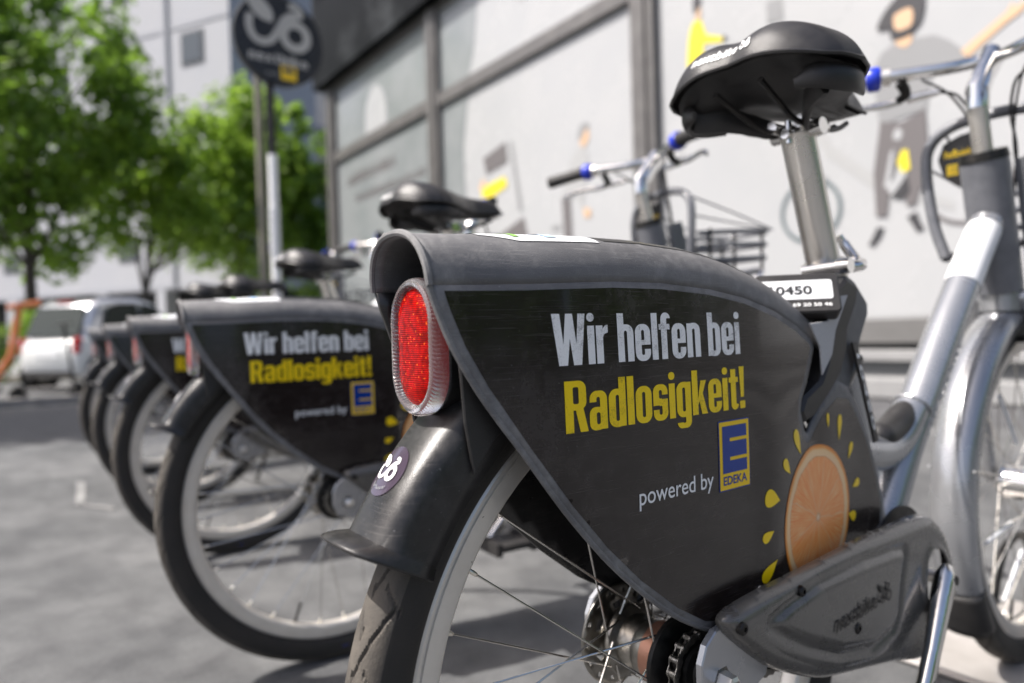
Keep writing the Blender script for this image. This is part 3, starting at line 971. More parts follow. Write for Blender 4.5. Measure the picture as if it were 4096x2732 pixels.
for z in (13.0, 14.1, 11.0):
    MB().box((-1.0, -0.35, z), (16.0, 0.7, 0.25)).obj('balcony_band', 'facade', bb, False)

# ------------------------------------------------------------------ trees
def leaf_mat(name, c0, c1):
    m = principled(name, c0, 0.5)
    b = m.node_tree.nodes['Principled BSDF']
    n = noise(m, 1.1, 4)
    n2 = noise(m, 9, 2)
    ad = N(m, 'Math', operation='ADD'); L(m, n.outputs[0], ad.inputs[0]); L(m, n2.outputs[0], ad.inputs[1])
    hf = N(m, 'Math', operation='MULTIPLY'); hf.inputs[1].default_value = 0.5; L(m, ad.outputs[0], hf.inputs[0])
    r = ramp(m, hf.outputs[0], [(0.38, c0), (0.62, c1)])
    L(m, r.outputs[0], b.inputs['Base Color'])
    tr = N(m, 'BsdfTranslucent')
    r2 = ramp(m, hf.outputs[0], [(0.38, tuple(min(1, c * 1.7) for c in c0)), (0.62, tuple(min(1, c * 1.7) for c in c1))])
    L(m, r2.outputs[0], tr.inputs['Color'])
    mx = N(m, 'MixShader'); mx.inputs[0].default_value = 0.52
    out = m.node_tree.nodes['Material Output']
    L(m, b.outputs[0], mx.inputs[1]); L(m, tr.outputs[0], mx.inputs[2]); L(m, mx.outputs[0], out.inputs[0])
    return m


M['leaf1'] = leaf_mat('leaf_green', (0.048, 0.110, 0.015), (0.20, 0.31, 0.035))
M['leaf2'] = leaf_mat('leaf_light_green', (0.072, 0.145, 0.016), (0.27, 0.39, 0.045))
M['bark'] = worn('bark', (0.055, 0.045, 0.036), (0.11, 0.095, 0.08), (0.8, 0.95), 8, 0.6, 40)


def foliage(centers, n_per, size, rg):
    v, f = [], []
    for (c, rad) in centers:
        for _ in range(n_per):
            d = Vector((rg.gauss(0, 1), rg.gauss(0, 1), rg.gauss(0, 1)))
            d.normalize()
            p = Vector(c) + d * (rad * rg.random() ** 0.45)
            nrm = (d + Vector((rg.gauss(0, .7), rg.gauss(0, .7), rg.gauss(0.5, .7)))).normalized()
            t = nrm.orthogonal().normalized()
            t = Matrix.Rotation(rg.random() * 2 * PI, 3, nrm) @ t
            b = nrm.cross(t)
            s_ = size * rg.uniform(0.6, 1.3)
            k = len(v)
            v += [p - t * s_, p - b * s_ * 0.45 + nrm * s_ * .1, p + t * s_, p + b * s_ * 0.45 + nrm * s_ * .1]
            f.append((k, k + 1, k + 2, k + 3))
    return v, f


def tree(label, base, crown, rad, trunk_r, n_clump, n_leaf, size, mat, seed, lean=(0, 0), cat='tree', name='street_tree', group=None):
    rg = random.Random(seed)
    t = empty(name, None, base)
    tag(t, label, cat, group)
    c = Vector(crown) - Vector(base)
    top = c.z
    mb = MB()
    pts = [Vector((lean[0] * s_ ** 1.5 + 0.05 * math.sin(5 * s_ + seed), lean[1] * s_ ** 1.5 + 0.04 * math.cos(4 * s_ + seed), top * s_)) for s_ in [i / 8 for i in range(9)]]
    mb.tube(pts, [trunk_r * (1.25 - 0.25 * min(1, i)) * (1 - 0.75 * i / 8) for i in range(9)], 10)
    mb.obj('trunk', 'bark', t)
    cs = []
    for i in range(n_clump):
        d = Vector((rg.gauss(0, 1), rg.gauss(0, 1), rg.gauss(0, 1))).normalized()
        k = rg.random() ** 0.4
        p = c + Vector((d.x * rad[0] * k, d.y * rad[1] * k, d.z * rad[2] * k))
        cs.append((p, rg.uniform(0.16, 0.34) * rad[0]))
    lm = MB()
    for p, r_ in cs[:: max(1, n_clump // 12)]:
        s0 = pts[rg.randint(3, 7)]
        mid = (s0 + p) / 2 + Vector((0, 0, -0.2))
        lm.tube([s0, mid, p], [trunk_r * 0.4, trunk_r * 0.25, trunk_r * 0.08], 6)
    lm.obj('limb', 'bark', t)
    v, f = foliage(cs, n_leaf, size, rg)
    o = mk('crown', v, f, mat, t, False)
    return t


tree('tallest dark trunked street tree nearest the white car', (0.2, 20, 0), (-0.1, 20.2, 6.9), (3.1, 2.6, 4.5), 0.16, 120, 90, 0.17, 'leaf1', 3)
tree('slender leaning street tree just right of the tallest one', (2.75, 21.5, 0), (3.5, 22, 5.3), (2.3, 1.9, 2.3), 0.09, 70, 80, 0.16, 'leaf2', 5, (0.5, 0))
tree('rounded street tree behind the brown post', (6.2, 24, 0), (6.2, 23.6, 5.7), (2.4, 1.9, 3.5), 0.11, 84, 85, 0.16, 'leaf2', 8)
tree('leafy street tree beside the pavilion corner', (9.3, 23.6, 0), (9.2, 23.6, 4.9), (2.2, 2.0, 3.2), 0.11, 66, 90, 0.16, 'leaf1', 11)
tree('light green street tree rising behind under the round sign', (7.6, 25.2, 0), (7.6, 25.2, 7.4), (1.8, 1.6, 2.6), 0.12, 56, 85, 0.17, 'leaf2', 15)
# unseen: one tree shading the street, four added for dark reflections in the panels
tree('street tree shading the road beyond the frame', (-5.4, 9.3, 0), (-4.4, 9.2, 6.4), (3.2, 1.8, 2.2), 0.14, 60, 120, 0.15, 'leaf1', 21)
for i_, (tx, ty, sd) in enumerate(((10.5, -10.0, 31), (5.0, -13.5, 32), (-1.0, -14.5, 33), (15.0, -16.5, 34))):
    tree(('unseen broad tree added for dark reflections past the right end of the pavilion', 'unseen broad tree added for dark reflections across the forecourt from the bikes', 'unseen broad tree added for dark reflections behind the viewer beside the forecourt', 'unseen farther tree added for dark reflections past the right end of the pavilion')[i_], (tx, ty, 0), (tx, ty, 2.9), (3.2, 2.4, 1.9), 0.14, 46, 90, 0.2, 'leaf1', sd)


def shrub(label, c, rad, seed, n=20, mat='leaf1'):
    rg = random.Random(seed)
    t = empty('shrub', None, (c[0], c[1], 0))
    tag(t, label, 'shrub', 'shrubs along the planting bed')
    cs = [(Vector((rg.uniform(-1, 1) * rad, rg.uniform(-.6, .6) * rad, rg.uniform(.15, .9) * c[2])), rad * 0.35) for _ in range(n)]
    mb = MB()
    for p, r_ in cs[:7]:
        mb.tube([(0, 0, 0), p * 0.5, p], [0.02, 0.014, 0.005], 5)
    mb.obj('stem', 'bark', t)
    v, f = foliage(cs, 70, 0.07, rg)
    mk('foliage', v, f, mat, t, False)


shrub('low green shrub behind the orange leaning post', (-0.75, 16.2, 1.5), 0.9, 2, 26, 'leaf2')
shrub('small shrub in the planting bed at the tallest tree trunk', (0.45, 18.3, 1.7), 0.6, 3, 18, 'leaf1')

#PART3
# ------------------------------------------------------------------ the rental bike (x forward, y left, ground at z = 0, origin under the rear hub)
M['discsteel'] = worn('dull_disc_steel', (0.22, 0.21, 0.19), (0.36, 0.34, 0.31), (0.28, 0.42), 60, metal=1.0)
WR = 0.338
HUB = (0, 0, WR)
FH = (1.09, 0, WR)


def sstep(a, b, x):
    t = max(0.0, min(1.0, (x - a) / (b - a)))
    return t * t * (3 - 2 * t)


def lerpt(tab, x):
    if x <= tab[0][0]:
        return tab[0][1]
    for (a, va), (b, vb) in zip(tab, tab[1:]):
        if x <= b:
            t = (x - a) / (b - a)
            t = t * t * (3 - 2 * t) if False else t
            return va + (vb - va) * t
    return tab[-1][1]


def wid(x):
    w = 0.0625
    w -= 0.017 * sstep(-0.15, -0.285, x)
    w -= 0.015 * sstep(0.09, 0.34, x)
    return w


def ypan(x, z):
    """right-hand side surface of the fairing"""
    w = wid(x)
    w += 0.0045 * math.sin(max(0, min(1, (0.705 - z) / 0.33)) * PI)
    w += 0.002 * sstep(0.46, 0.37, z)
    # soft dent where the lock arm enters and a crease before the orange
    w += 0.003 * math.exp(-((x - 0.12) / 0.03) ** 2) * sstep(0.62, 0.5, z)
    w -= 0.004 * math.exp(-((x - 0.205) ** 2 + (z - 0.545) ** 2) / 0.03 ** 2)
    return -w


SHO = [(-0.285, 0.703), (-0.20, 0.7045), (-0.11, 0.708), (-0.05, 0.708), (0.02, 0.7035), (0.074, 0.696), (0.13, 0.682), (0.178, 0.665), (0.215, 0.648), (0.25, 0.632)]
CRW = [(-0.285, 0.7455), (-0.21, 0.749), (-0.117, 0.7525), (-0.05, 0.753), (0.013, 0.750), (0.05, 0.7455), (0.084, 0.739), (0.125, 0.729), (0.162, 0.717), (0.20, 0.702), (0.25, 0.680)]


def hood_pt(x, phi, lift=0.0):
    """phi 0 = right shoulder, pi = left shoulder"""
    zs, zt = lerpt(SHO, x), lerpt(CRW, x)
    w_ = wid(x) + lift
    h = zt - zs + lift
    return (x, -w_ * math.copysign(abs(math.cos(phi)) ** 0.85, math.cos(phi)), zs + h * math.sin(phi) ** 0.9)


REAR = [(-0.279, 0.703), (-0.274, 0.688), (-0.263, 0.660), (-0.245, 0.627), (-0.227, 0.600), (-0.211, 0.578), (-0.173, 0.525), (-0.135, 0.482), (-0.095, 0.445), (-0.046, 0.407), (-0.004, 0.383), (0.014, 0.3765), (0.030, 0.378)]
OUTL = REAR + [(0.10, 0.376), (0.20, 0.380), (0.36, 0.388), (0.388, 0.400), (0.388, 0.432), (0.375, 0.470), (0.350, 0.521), (0.326, 0.560), (0.300, 0.590),
               (0.270, 0.600), (0.240, 0.583), (0.215, 0.562), (0.203, 0.546), (0.196, 0.5435), (0.189, 0.549), (0.177, 0.572), (0.180, 0.584), (0.194, 0.602), (0.2155, 0.640), (0.213, 0.648)]
OUTL += [(x_, lerpt(SHO, x_)) for x_ in (0.178, 0.13, 0.074, 0.02, -0.05, -0.11, -0.20)]
FILM = REAR[:]
FILM = [(-0.268, 0.699), (-0.263, 0.683), (-0.253, 0.658), (-0.236, 0.627), (-0.204, 0.579), (-0.166, 0.527), (-0.129, 0.486), (-0.089, 0.449), (-0.041, 0.412), (-0.002, 0.389), (0.012, 0.3855),
        (0.045, 0.3945), (0.10, 0.398), (0.20, 0.388), (0.352, 0.396), (0.379, 0.406), (0.381, 0.433), (0.369, 0.468), (0.345, 0.518), (0.320, 0.553), (0.298, 0.575),
        (0.270, 0.578), (0.240, 0.566), (0.222, 0.552), (0.207, 0.537), (0.196, 0.533), (0.183, 0.540), (0.170, 0.566), (0.172, 0.586), (0.186, 0.606), (0.206, 0.640),
        (0.203, 0.6445), (0.172, 0.660), (0.126, 0.6765), (0.074, 0.690), (0.02, 0.698), (-0.05, 0.7025), (-0.11, 0.7028), (-0.20, 0.6995)]


def lathe_tyre(name, parent, c):
    """squarish tyre with a chevron tread cut in"""
    n = 800
    AA = [-1.25 + 2.5 * i / 46 for i in range(47)] + [1.25 + (2 * PI - 2.5) * i / 14 for i in range(1, 14)]
    m = len(AA)
    v, f = [], []
    for i in range(n):
        th = 2 * PI * i / n
        for a in AA:
            ca, sa = math.cos(a), math.sin(a)
            rr = 0.0235 * (abs(ca) ** 2.6 + abs(sa) ** 2.6) ** (-1 / 2.6)
            if ca > 0.3:
                t_ = a / 1.25
                g = 0.0
                # long slanting grooves, a finer opposed set on the shoulders, a zigzag centre line
                for sgn, ph in ((1, 0.0), (-1, 0.5)):
                    if t_ * sgn > -0.08:
                        s_ = (th * 0.33 / 0.062 + ph + abs(t_) * 1.15) % 1.0
                        d_ = min(s_, 1 - s_) / 0.055
                        if d_ < 1 and abs(t_) < 0.82:
                            g = max(g, 0.0026 * (1 - d_ ** 4))
                        s2 = (th * 0.33 / 0.062 + ph + 0.35 - abs(t_) * 0.5) % 1.0
                        d_ = min(s2, 1 - s2) / 0.035
                        if d_ < 1 and 0.42 < abs(t_) < 0.95:
                            g = max(g, 0.0018 * (1 - d_ ** 4))
                rr -= g
            r_ = WR - 0.0235 + rr * ca
            v.append((c[0] + r_ * math.cos(th), c[1] + rr * sa, c[2] + r_ * math.sin(th)))
    for i in range(n):
        for k in range(m):
            f.append((i * m + k, ((i + 1) % n) * m + k, ((i + 1) % n) * m + (k + 1) % m, i * m + (k + 1) % m))
    o = mk(name, v, f, 'rubber', parent, True, 25)
    o.data.materials.append(M['tread'])
    o.data.polygons.foreach_set('material_index', [1 if 2 < k < 43 else 0 for i in range(n) for k in range(m)])
    return o


def wheel(parent, c, front):
    wl = empty('wheel', parent)
    lathe_tyre('tyre', wl, c)
    prof = [(0.2905, -0.0135), (0.2905, -0.0118), (0.2855, -0.0112), (0.2850, -0.0128), (0.2705, -0.0128), (0.2690, -0.0120), (0.2660, -0.0085), (0.2648, 0), (0.2660, 0.0085), (0.2690, 0.0120),
            (0.2705, 0.0128), (0.2850, 0.0128), (0.2855, 0.0112), (0.2905, 0.0118), (0.2905, 0.0135), (0.293, 0.012), (0.288, 0.0), (0.293, -0.012), (0.2905, -0.0135)]
    MB().lathe(prof, c, 96).obj('rim', 'rim', wl, True, 30)
    fl = 0.030 if not front else 0.034
    fr = 0.033 if not front else 0.030
    if front:
        prof = [(0.0, -0.052), (0.008, -0.052), (0.012, -0.046), (0.012, -0.040), (0.034, -0.036), (0.036, -0.032), (0.033, -0.027), (0.033, 0.027), (0.036, 0.032), (0.034, 0.036), (0.012, 0.040), (0.012, 0.046), (0.008, 0.052), (0, 0.052)]
        MB().lathe(prof, c, 36).obj('hub', 'chrome', wl, True, 30)
    else:
        prof = [(0.0, 0.048), (0.020, 0.046), (0.028, 0.040), (0.0375, 0.036), (0.0385, 0.033), (0.0375, 0.030), (0.029, 0.027), (0.0285, 0.010), (0.0280, 0.009), (0.0285, 0.008), (0.030, -0.002), (0.030, -0.006), (0.0305, -0.026)]
        MB().lathe(prof, c, 48).obj('hub', 'discsteel', wl, True, 25)
        MB().lathe([(0.0309, -0.004), (0.0312, -0.0045), (0.0312, -0.019), (0.0309, -0.0195)], c, 48).obj('hub_band', 'copper', wl, True, 25)
        MB().lathe([(0.0305, -0.0245), (0.0455, -0.0285), (0.0465, -0.031), (0.0455, -0.0335), (0.035, -0.036), (0.022, -0.037), (0.0, -0.037)], c, 48).obj('hub_flange', 'black_metal', wl, True, 25)
    lb_ = [(c[0] + r_ * math.cos(a_), -0.0222 if r_ < 0.322 else -0.0206, c[2] + r_ * math.sin(a_)) for r_ in (0.3120, 0.3220) for a_ in (R(269.5), R(271), R(272.5))]
    mk('tyre_label', [(p_[0], p_[1] - 0.0014, p_[2]) for p_ in lb_], [(0, 1, 4, 3), (1, 2, 5, 4)], 'blue', wl, False)
    # spokes with nipples, three-cross
    nsp = 32
    off0 = R(126.5)
    for k in range(nsp):
        a = off0 + 2 * PI * k / nsp
        side = 1 if k % 2 else -1
        lead = 1 if (k // 2) % 2 else -1
        ah = a + lead * R(62)
        ph = Vector((fr * math.cos(ah), side * (fl + 0.002 * lead), fr * math.sin(ah)))
        pn = Vector((0.2655 * math.cos(a), side * 0.002, 0.2655 * math.sin(a)))
        d = (ph - pn).normalized()
        key = (front, side, lead)
        if key not in SPK:
            ln = (ph - pn).length
            mb = MB().tube([(0, 0, 0.010), (0, 0, ln)], 0.00105, 6)
            me = mb.obj('spoke', 'steel', None).data
            nb = MB().tube([(0, 0, -0.002), (0, 0, 0.010), (0, 0, 0.0125)], [0.0021, 0.0021, 0.0013], 7)
            me.materials.append(M['brass'])
            k0 = len(me.polygons)
            bm = bmesh.new(); bm.from_mesh(me)
            bmn = [bm.verts.new(p) for p in nb.v]
            for q in nb.f:
                fc = bm.faces.new([bmn[i] for i in q]); fc.material_index = 1; fc.smooth = True
            bm.to_mesh(me); bm.free()
            for o in list(COL.objects):
                if o.data is me:
                    bpy.data.objects.remove(o)
            SPK[key] = me
        o = bpy.data.objects.new('spoke', SPK[key])
        COL.objects.link(o)
        o.parent = wl
        o.matrix_local = Matrix.Translation(Vector(c) + pn) @ d.to_track_quat('Z', 'Y').to_matrix().to_4x4()
    # valve
    a = R(250)
    MB().tube([(c[0] + 0.264 * math.cos(a), 0, c[2] + 0.264 * math.sin(a)), (c[0] + 0.225 * math.cos(a), 0, c[2] + 0.225 * math.sin(a))], [0.003, 0.0025], 8).obj('valve', 'black_metal', wl)
    return wl


SPK = {}


def stadium(hw, hh, n=120, cy=0.0, cz=0.0):
    """points by arc length round a vertical capsule"""
    s_ = hh - hw
    per = 4 * s_ + 2 * PI * hw
    out = []
    for i in range(n):
        d = per * i / n
        if d < 2 * s_:
            p = (hw, -s_ + d)
        elif d < 2 * s_ + PI * hw:
            a = (d - 2 * s_) / hw
            p = (hw * math.cos(a), s_ + hw * math.sin(a))
        elif d < 4 * s_ + PI * hw:
            p = (-hw, s_ - (d - 2 * s_ - PI * hw))
        else:
            a = PI + (d - 4 * s_ - PI * hw) / hw
            p = (hw * math.cos(a), -s_ + hw * math.sin(a))
        out.append((p[0] + cy, p[1] + cz))
    return out


def logo2d():
    """the two-wheel pictogram: shapes as outlines in a 2.0 x 1.5 box"""
    def stroke(path, wd):
        P = [Vector(p) for p in path]
        lf, rt = [], []
        for i, p in enumerate(P):
            t = (P[min(i + 1, len(P) - 1)] - P[max(i - 1, 0)]).normalized()
            n_ = Vector((-t.y, t.x))
            lf.append(tuple(p + n_ * wd / 2)); rt.append(tuple(p - n_ * wd / 2))
        return lf + rt[::-1]
    s1 = spline([(0.14, 0.86), (0.10, 0.55), (0.22, 0.22), (0.50, 0.11), (0.78, 0.24), (0.98, 0.56), (1.14, 0.86), (1.30, 1.02), (1.50, 1.10), (1.62, 1.05)], 6)
    s2 = spline([(1.62, 1.05), (1.66, 1.22), (1.52, 1.36), (1.30, 1.36)], 6)
    leaf = spline([(0.02, 1.50), (0.45, 1.42), (0.78, 1.10), (0.80, 0.78), (0.62, 0.74), (0.34, 0.84), (0.12, 1.10)], 6, True)
    ringo = [(1.48 + 0.50 * math.cos(i * PI / 20), 0.46 + 0.50 * math.sin(i * PI / 20)) for i in range(40)]
    ringi = [(1.48 + 0.24 * math.cos(i * PI / 20), 0.46 + 0.24 * math.sin(i * PI / 20)) for i in range(40)]
    return [(stroke(s1, 0.22), ()), (stroke(s2, 0.20), ()), (leaf, ()), (ringo, (ringi,))]


def put_logo(name, fun, x, z, sc_, mat, parent, rot=0.0):
    """fun(u, v, lift)"""
    cr, sr = math.cos(rot), math.sin(rot)
    mb = MB()
    for i, (ol, hs) in enumerate(logo2d()):
        v, t = sheet2d(ol, 0.12, hs)
        P = []
        for a, b in v:
            a, b = a * sc_, b * sc_
            P.append(fun(x + a * cr - b * sr, z + a * sr + b * cr, 0.00012 * i))
        mb.add(P, t)
    return mk(name, mb.v, mb.f, mat, parent, False)


def build_bike():
    B = empty('rental_bike')
    # ---------------- wheels
    rw = wheel(B, HUB, False)
    # cooling disc of the brake on the far side, with drilled slots
    ro = [(0.053 * math.cos(i * PI / 30), 0.053 * math.sin(i * PI / 30)) for i in range(60)]
    holes = []
    for k in range(14):
        a = 2 * PI * k / 14
        holes.append([(0.0465 * math.cos(a + d) + e * math.cos(a), 0.0465 * math.sin(a + d) + e * math.sin(a)) for d, e in ((-0.07, -0.002), (0.03, -0.0022), (0.07, 0.002), (-0.03, 0.0022))])
    for k in range(6):
        a = 2 * PI * (k + 0.5) / 6
        holes.append([(0.031 * math.cos(a + d * 1.2) + e * math.cos(a), 0.031 * math.sin(a + d * 1.2) + e * math.sin(a)) for d, e in ((-0.2, -0.004), (0.1, -0.005), (0.22, 0.004), (-0.12, 0.006))])
    o = sheet('brake_disc', ro, lambda x_, z_: 0.0, 0.006, 'discsteel', rw, holes, 0.0022)
    o.location = (0, 0.052, WR)
    # sprocket
    tp = []
    for k in range(16 * 4):
        a = 2 * PI * k / 64
        r_ = 0.0335 if k % 4 in (0,) else (0.0318 if k % 4 in (1, 3) else 0.0282)
        tp.append((r_ * math.cos(a), WR + r_ * math.sin(a)))
    MB().prism(tp, -0.0515, -0.0489, 0).obj('sprocket', 'black_metal', rw, False)
    MB().lathe([(0.0, -0.064), (0.013, -0.064), (0.016, -0.060), (0.024, -0.0585), (0.024, -0.054), (0.0, -0.054)], HUB, 32).obj('sprocket_cap', 'black_metal', rw, True, 25)
    wheel(B, FH, True)
    # ---------------- chain
    ch = empty('chain', B)
    pitch = 0.0127
    path = []
    r_ = 0.0323
    a = R(-120)
    arc = pitch / r_
    ang = R(262)
    while ang > R(80):
        path.append((r_ * math.cos(ang), WR + r_ * math.sin(ang), ang - PI / 2))
        ang -= arc
    p0 = path[-1]
    tx, tz = 0.42, WR + 0.085
    d = Vector((tx - p0[0], tz - p0[1])).normalized()
    for k in range(1, 15):
        path.append((p0[0] + d.x * pitch * k, p0[1] + d.y * pitch * k, math.atan2(d.y, d.x)))
    q0 = path[0]
    d2 = Vector((0.42 - q0[0], WR - 0.06 - q0[1])).normalized()
    low = [(q0[0] + d2.x * pitch * k, q0[1] + d2.y * pitch * k, math.atan2(d2.y, d2.x)) for k in range(14, 0, -1)]
    path = low + path

    def plate():
        out = []
        for i in range(9):
            a_ = PI / 2 + PI * i / 8
            out.append((0.0042 * math.cos(a_), 0.0042 * math.sin(a_)))
        out.append((pitch * 0.5, -0.0029))
        for i in range(9):
            a_ = -PI / 2 + PI * i / 8
            out.append((pitch + 0.0042 * math.cos(a_), 0.0042 * math.sin(a_)))
        out.append((pitch * 0.5, 0.0029))
        return out
    lm = []
    for w_ in (0.0040, 0.0026):
        mb = MB()
        pl = plate()
        mb.prism(pl, -w_ - 0.0011, -w_, 0.0)
        mb.prism(pl, w_, w_ + 0.0011, 0.0)
        mb.lathe([(0.0, -w_ - 0.0016), (0.0019, -w_ - 0.0016), (0.0019, w_ + 0.0016), (0, w_ + 0.0016)], (0, 0, 0), 10)
        mb.lathe([(0.0038, -0.0024), (0.0038, 0.0024)], (0, 0, 0), 12)
        o = mb.obj('link', 'chainsteel', None, False)
        lm.append(o.data)
        bpy.data.objects.remove(o)
    for k in range(len(path) - 1):
        x_, z_, _ = path[k]
        x2, z2, _ = path[k + 1]
        o = bpy.data.objects.new('link', lm[k % 2])
        COL.objects.link(o)
        o.parent = ch
        an = math.atan2(z2 - z_, x2 - x_)
        o.matrix_local = Matrix.Translation((x_, -0.0502, z_)) @ Matrix.Rotation(-an, 4, 'Y')
    # ---------------- rear mudguard
    prof = []
    for i in range(25):
        t = -1 + 2 * i / 24
        yy = 0.0375 * math.copysign(abs(math.sin(t * PI / 2)) ** 0.9, t)
        rr = 0.330 + 0.0375 * max(0, 1 - abs(t) ** 2.4) ** 0.62
        prof.append((yy, rr))
    prof = [(-0.0375, 0.318)] + prof + [(0.0375, 0.318)]
    TH = [R(35 + (150.2 - 35) * i / 50) for i in range(51)] + [R(150.2 + 0.25 * i) for i in range(1, 8)]
    v, f = [], []
    for th in TH:
        e = max(0, (math.degrees(th) - 150.2) / 1.75)
        for yy, rr in prof:
            side = (rr - 0.318) / 0.05
            r_ = rr + 0.021 * (1 - (1 - e) ** 1.6) * max(0.0, side) ** 1.3
            v.append((r_ * math.cos(th), yy * (1 + 0.10 * e), WR + r_ * math.sin(th)))
    m_ = len(prof)
    for i in range(len(TH) - 1):
        for k in range(m_ - 1):
            f.append((i * m_ + k, i * m_ + k + 1, (i + 1) * m_ + k + 1, (i + 1) * m_ + k))
    fd = mk('mudguard', v, f, 'fender', B, True, 60)
    md = fd.modifiers.new('thickness', 'SOLIDIFY'); md.thickness = 0.0035; md.offset = -1

    def fpt(s_, yy, lift=0.0):
        """mudguard surface: s_ along (metres up from the lip), yy across"""
        th = R(149.5) - s_ / 0.3675
        t = abs(yy) / 0.0375
        u = (2 / PI) * math.asin(min(1, t ** (1 / 0.9)))
        rr = 0.330 + 0.0375 * max(0, 1 - u ** 2.4) ** 0.62 + 0.0006 + lift
        return (rr * math.cos(th), yy, WR + rr * math.sin(th))
    circ = [(0.047 + 0.0215 * math.cos(i * PI / 24), 0.006 + 0.0215 * math.sin(i * PI / 24)) for i in range(48)]
    v2, t2 = sheet2d(circ, 0.003)
    st = mk('round_sticker', [fpt(a_, b_) for a_, b_ in v2], t2, 'sticker', B, True, 60)
    # sticker art: u runs to the right in the picture (towards -y), v up
    put_logo('pictogram', lambda u, v_, l: fpt(0.047 + v_, 0.006 - u, 0.0006 + l), -0.0135, -0.008, 0.0138, 'white', st)
    vt, ft = text2d('Für Mutmacher', 0.0030, 0.020)
    mk('small_print', [fpt(0.047 - 0.0165 + b_ + 0.0035 * (1 - math.cos((a_ - 0.010) / 0.010 * 0.9)) * 2, 0.006 + 0.010 - a_, 0.0008) for a_, b_ in vt], ft, 'pgrey', st, False)
    # ---------------- fairing: hood and side panels
    xs = [-0.283 + (0.245 + 0.283) * i / 66 for i in range(67)]
    v, f = [], []
    nphi = 28
    for x_ in xs:
        for k in range(nphi + 1):
            ph = PI * k / nphi
            xx = x_
            if x_ < -0.2:      # the rear rim slopes: lower ends sit further forward
                xx = x_ + 0.004 * (1 - math.sin(ph)) * sstep(-0.2, -0.283, x_)
            v.append(hood_pt(xx, ph))
    for i in range(len(xs) - 1):
        for k in range(nphi):
            f.append((i * (nphi + 1) + k, (i + 1) * (nphi + 1) + k, (i + 1) * (nphi + 1) + k + 1, i * (nphi + 1) + k + 1))
    hd = mk('hood', v, f, 'hood', B, True, 70)
    md = hd.modifiers.new('thickness', 'SOLIDIFY'); md.thickness = 0.0034; md.offset = -1
    lip = [Vector(hood_pt(-0.2835 + 0.004 * (1 - math.sin(PI * k / 40)), PI * k / 40)) * 1.0 for k in range(41)]
    MB().tube(lip, 0.0030, 8).obj('hood_rim', 'hood', hd)
    # labels on the crown of the hood
    def crown_patch(nm, xa, xb, pa, pb, mt, lift, rx=0.010):
        ol = [(xa + rx, pa), (xb, pa), (xb, pb), (xa + rx, pb), (xa, pb - 0.25), (xa, pa + 0.25)]
        v2, t2 = sheet2d(ol, 0.02)
        gx = [xa + (xb - xa) * i / 24 for i in range(25)]
        vv, ff = [], []
        for gx_ in gx:
            for j in range(13):
                cut = 0.30 * max(0, 1 - (gx_ - xa) / rx)
                p_ = pa + cut + (pb - pa - 2 * cut) * j / 12
                vv.append(hood_pt(gx_, p_, lift))
        for i in range(24):
            for j in range(12):
                ff.append((i * 13 + j, (i + 1) * 13 + j, (i + 1) * 13 + j + 1, i * 13 + j + 1))
        return mk(nm, vv, ff, mt, hd, True, 60)
    crown_patch('dark_label', -0.105, 0.135, R(56), R(124), 'fender', 0.0006)
    wl_ = crown_patch('white_label', -0.222, -0.106, R(50), R(130), 'paper', 0.0006, 0.03)
    for xa, xb, mt in ((-0.193, -0.187, 'green'), (-0.160, -0.148, 'ltblue')):
        vv, ff = [], []
        for j in range(9):
            p_ = R(60) + R(40) * j / 8
            vv += [hood_pt(xa, p_, 0.0012), hood_pt(xb, p_, 0.0012)]
        for j in range(8):
            ff.append((2 * j, 2 * j + 1, 2 * j + 3, 2 * j + 2))
        mk('print_stripe', vv, ff, mt, hd, False)
    lab2 = crown_patch('clear_label', 0.022, 0.060, R(75), R(118), 'paper', 0.0012, 0.004)
    # side panels
    sp = sheet('side_panel', OUTL, ypan, 0.009, 'hood', B, (), 0.0042)
    spl = sheet('side_panel', OUTL, ypan, 0.014, 'fender', B, (), 0.0042, True)
    edge = [(x_, ypan(x_, z_) + 0.002, z_) for x_, z_ in spline(REAR, 4)]
    MB().tube(edge, 0.0028, 8).obj('panel_rim', 'hood', sp)
    film = sheet('advert_film', FILM, lambda x_, z_: ypan(x_, z_) - 0.0004, 0.0055, 'film', sp)
    filml = sheet('advert_film', FILM, lambda x_, z_: ypan(x_, z_) - 0.0005, 0.014, 'film', spl, (), 0, True)

    def on(lift):
        return lambda x_, z_: (x_, ypan(x_, z_) - lift, z_)
    place_text('headline', 'Wir helfen bei', -0.180, 0.6395, 0.0415, 0.243, on(0.0008), 'gwhite', sp, 0.0016, space=1.02, xh=0.745)
    place_text('headline', 'Radlosigkeit!', -0.171, 0.5855, 0.0415, 0.238, on(0.0008), 'gyellow', sp, 0.0016, space=1.02, xh=0.745)
    place_text('credit_line', 'powered by', -0.0905, 0.5145, 0.0150, 0.103, on(0.0009), 'white', sp, 0.0001)
    # supermarket logo
    def rrect(x0, z0, x1, z1, r_, n=4):
        o_ = []
        for cx_, cz_, a0 in ((x1 - r_, z1 - r_, 0), (x0 + r_, z1 - r_, 90), (x0 + r_, z0 + r_, 180), (x1 - r_, z0 + r_, 270)):
            for i in range(n + 1):
                a_ = R(a0 + 90 * i / n)
                o_.append((cx_ + r_ * math.cos(a_), cz_ + r_ * math.sin(a_)))
        return o_

    def pp(nm, poly, mt, lift, sp_=0.008):
        v2, t2 = sheet2d(poly, sp_)
        return mk(nm, [on(lift)(a_, b_) for a_, b_ in v2], t2, mt, sp, True, 60)
    lx, lz, lw, lh = 0.0225, 0.5085, 0.0475, 0.0660
    pp('logo_border', rrect(lx - .0012, lz - .0012, lx + lw + .0012, lz + lh + .0012, 0.0012), 'blueprint', 0.0009)
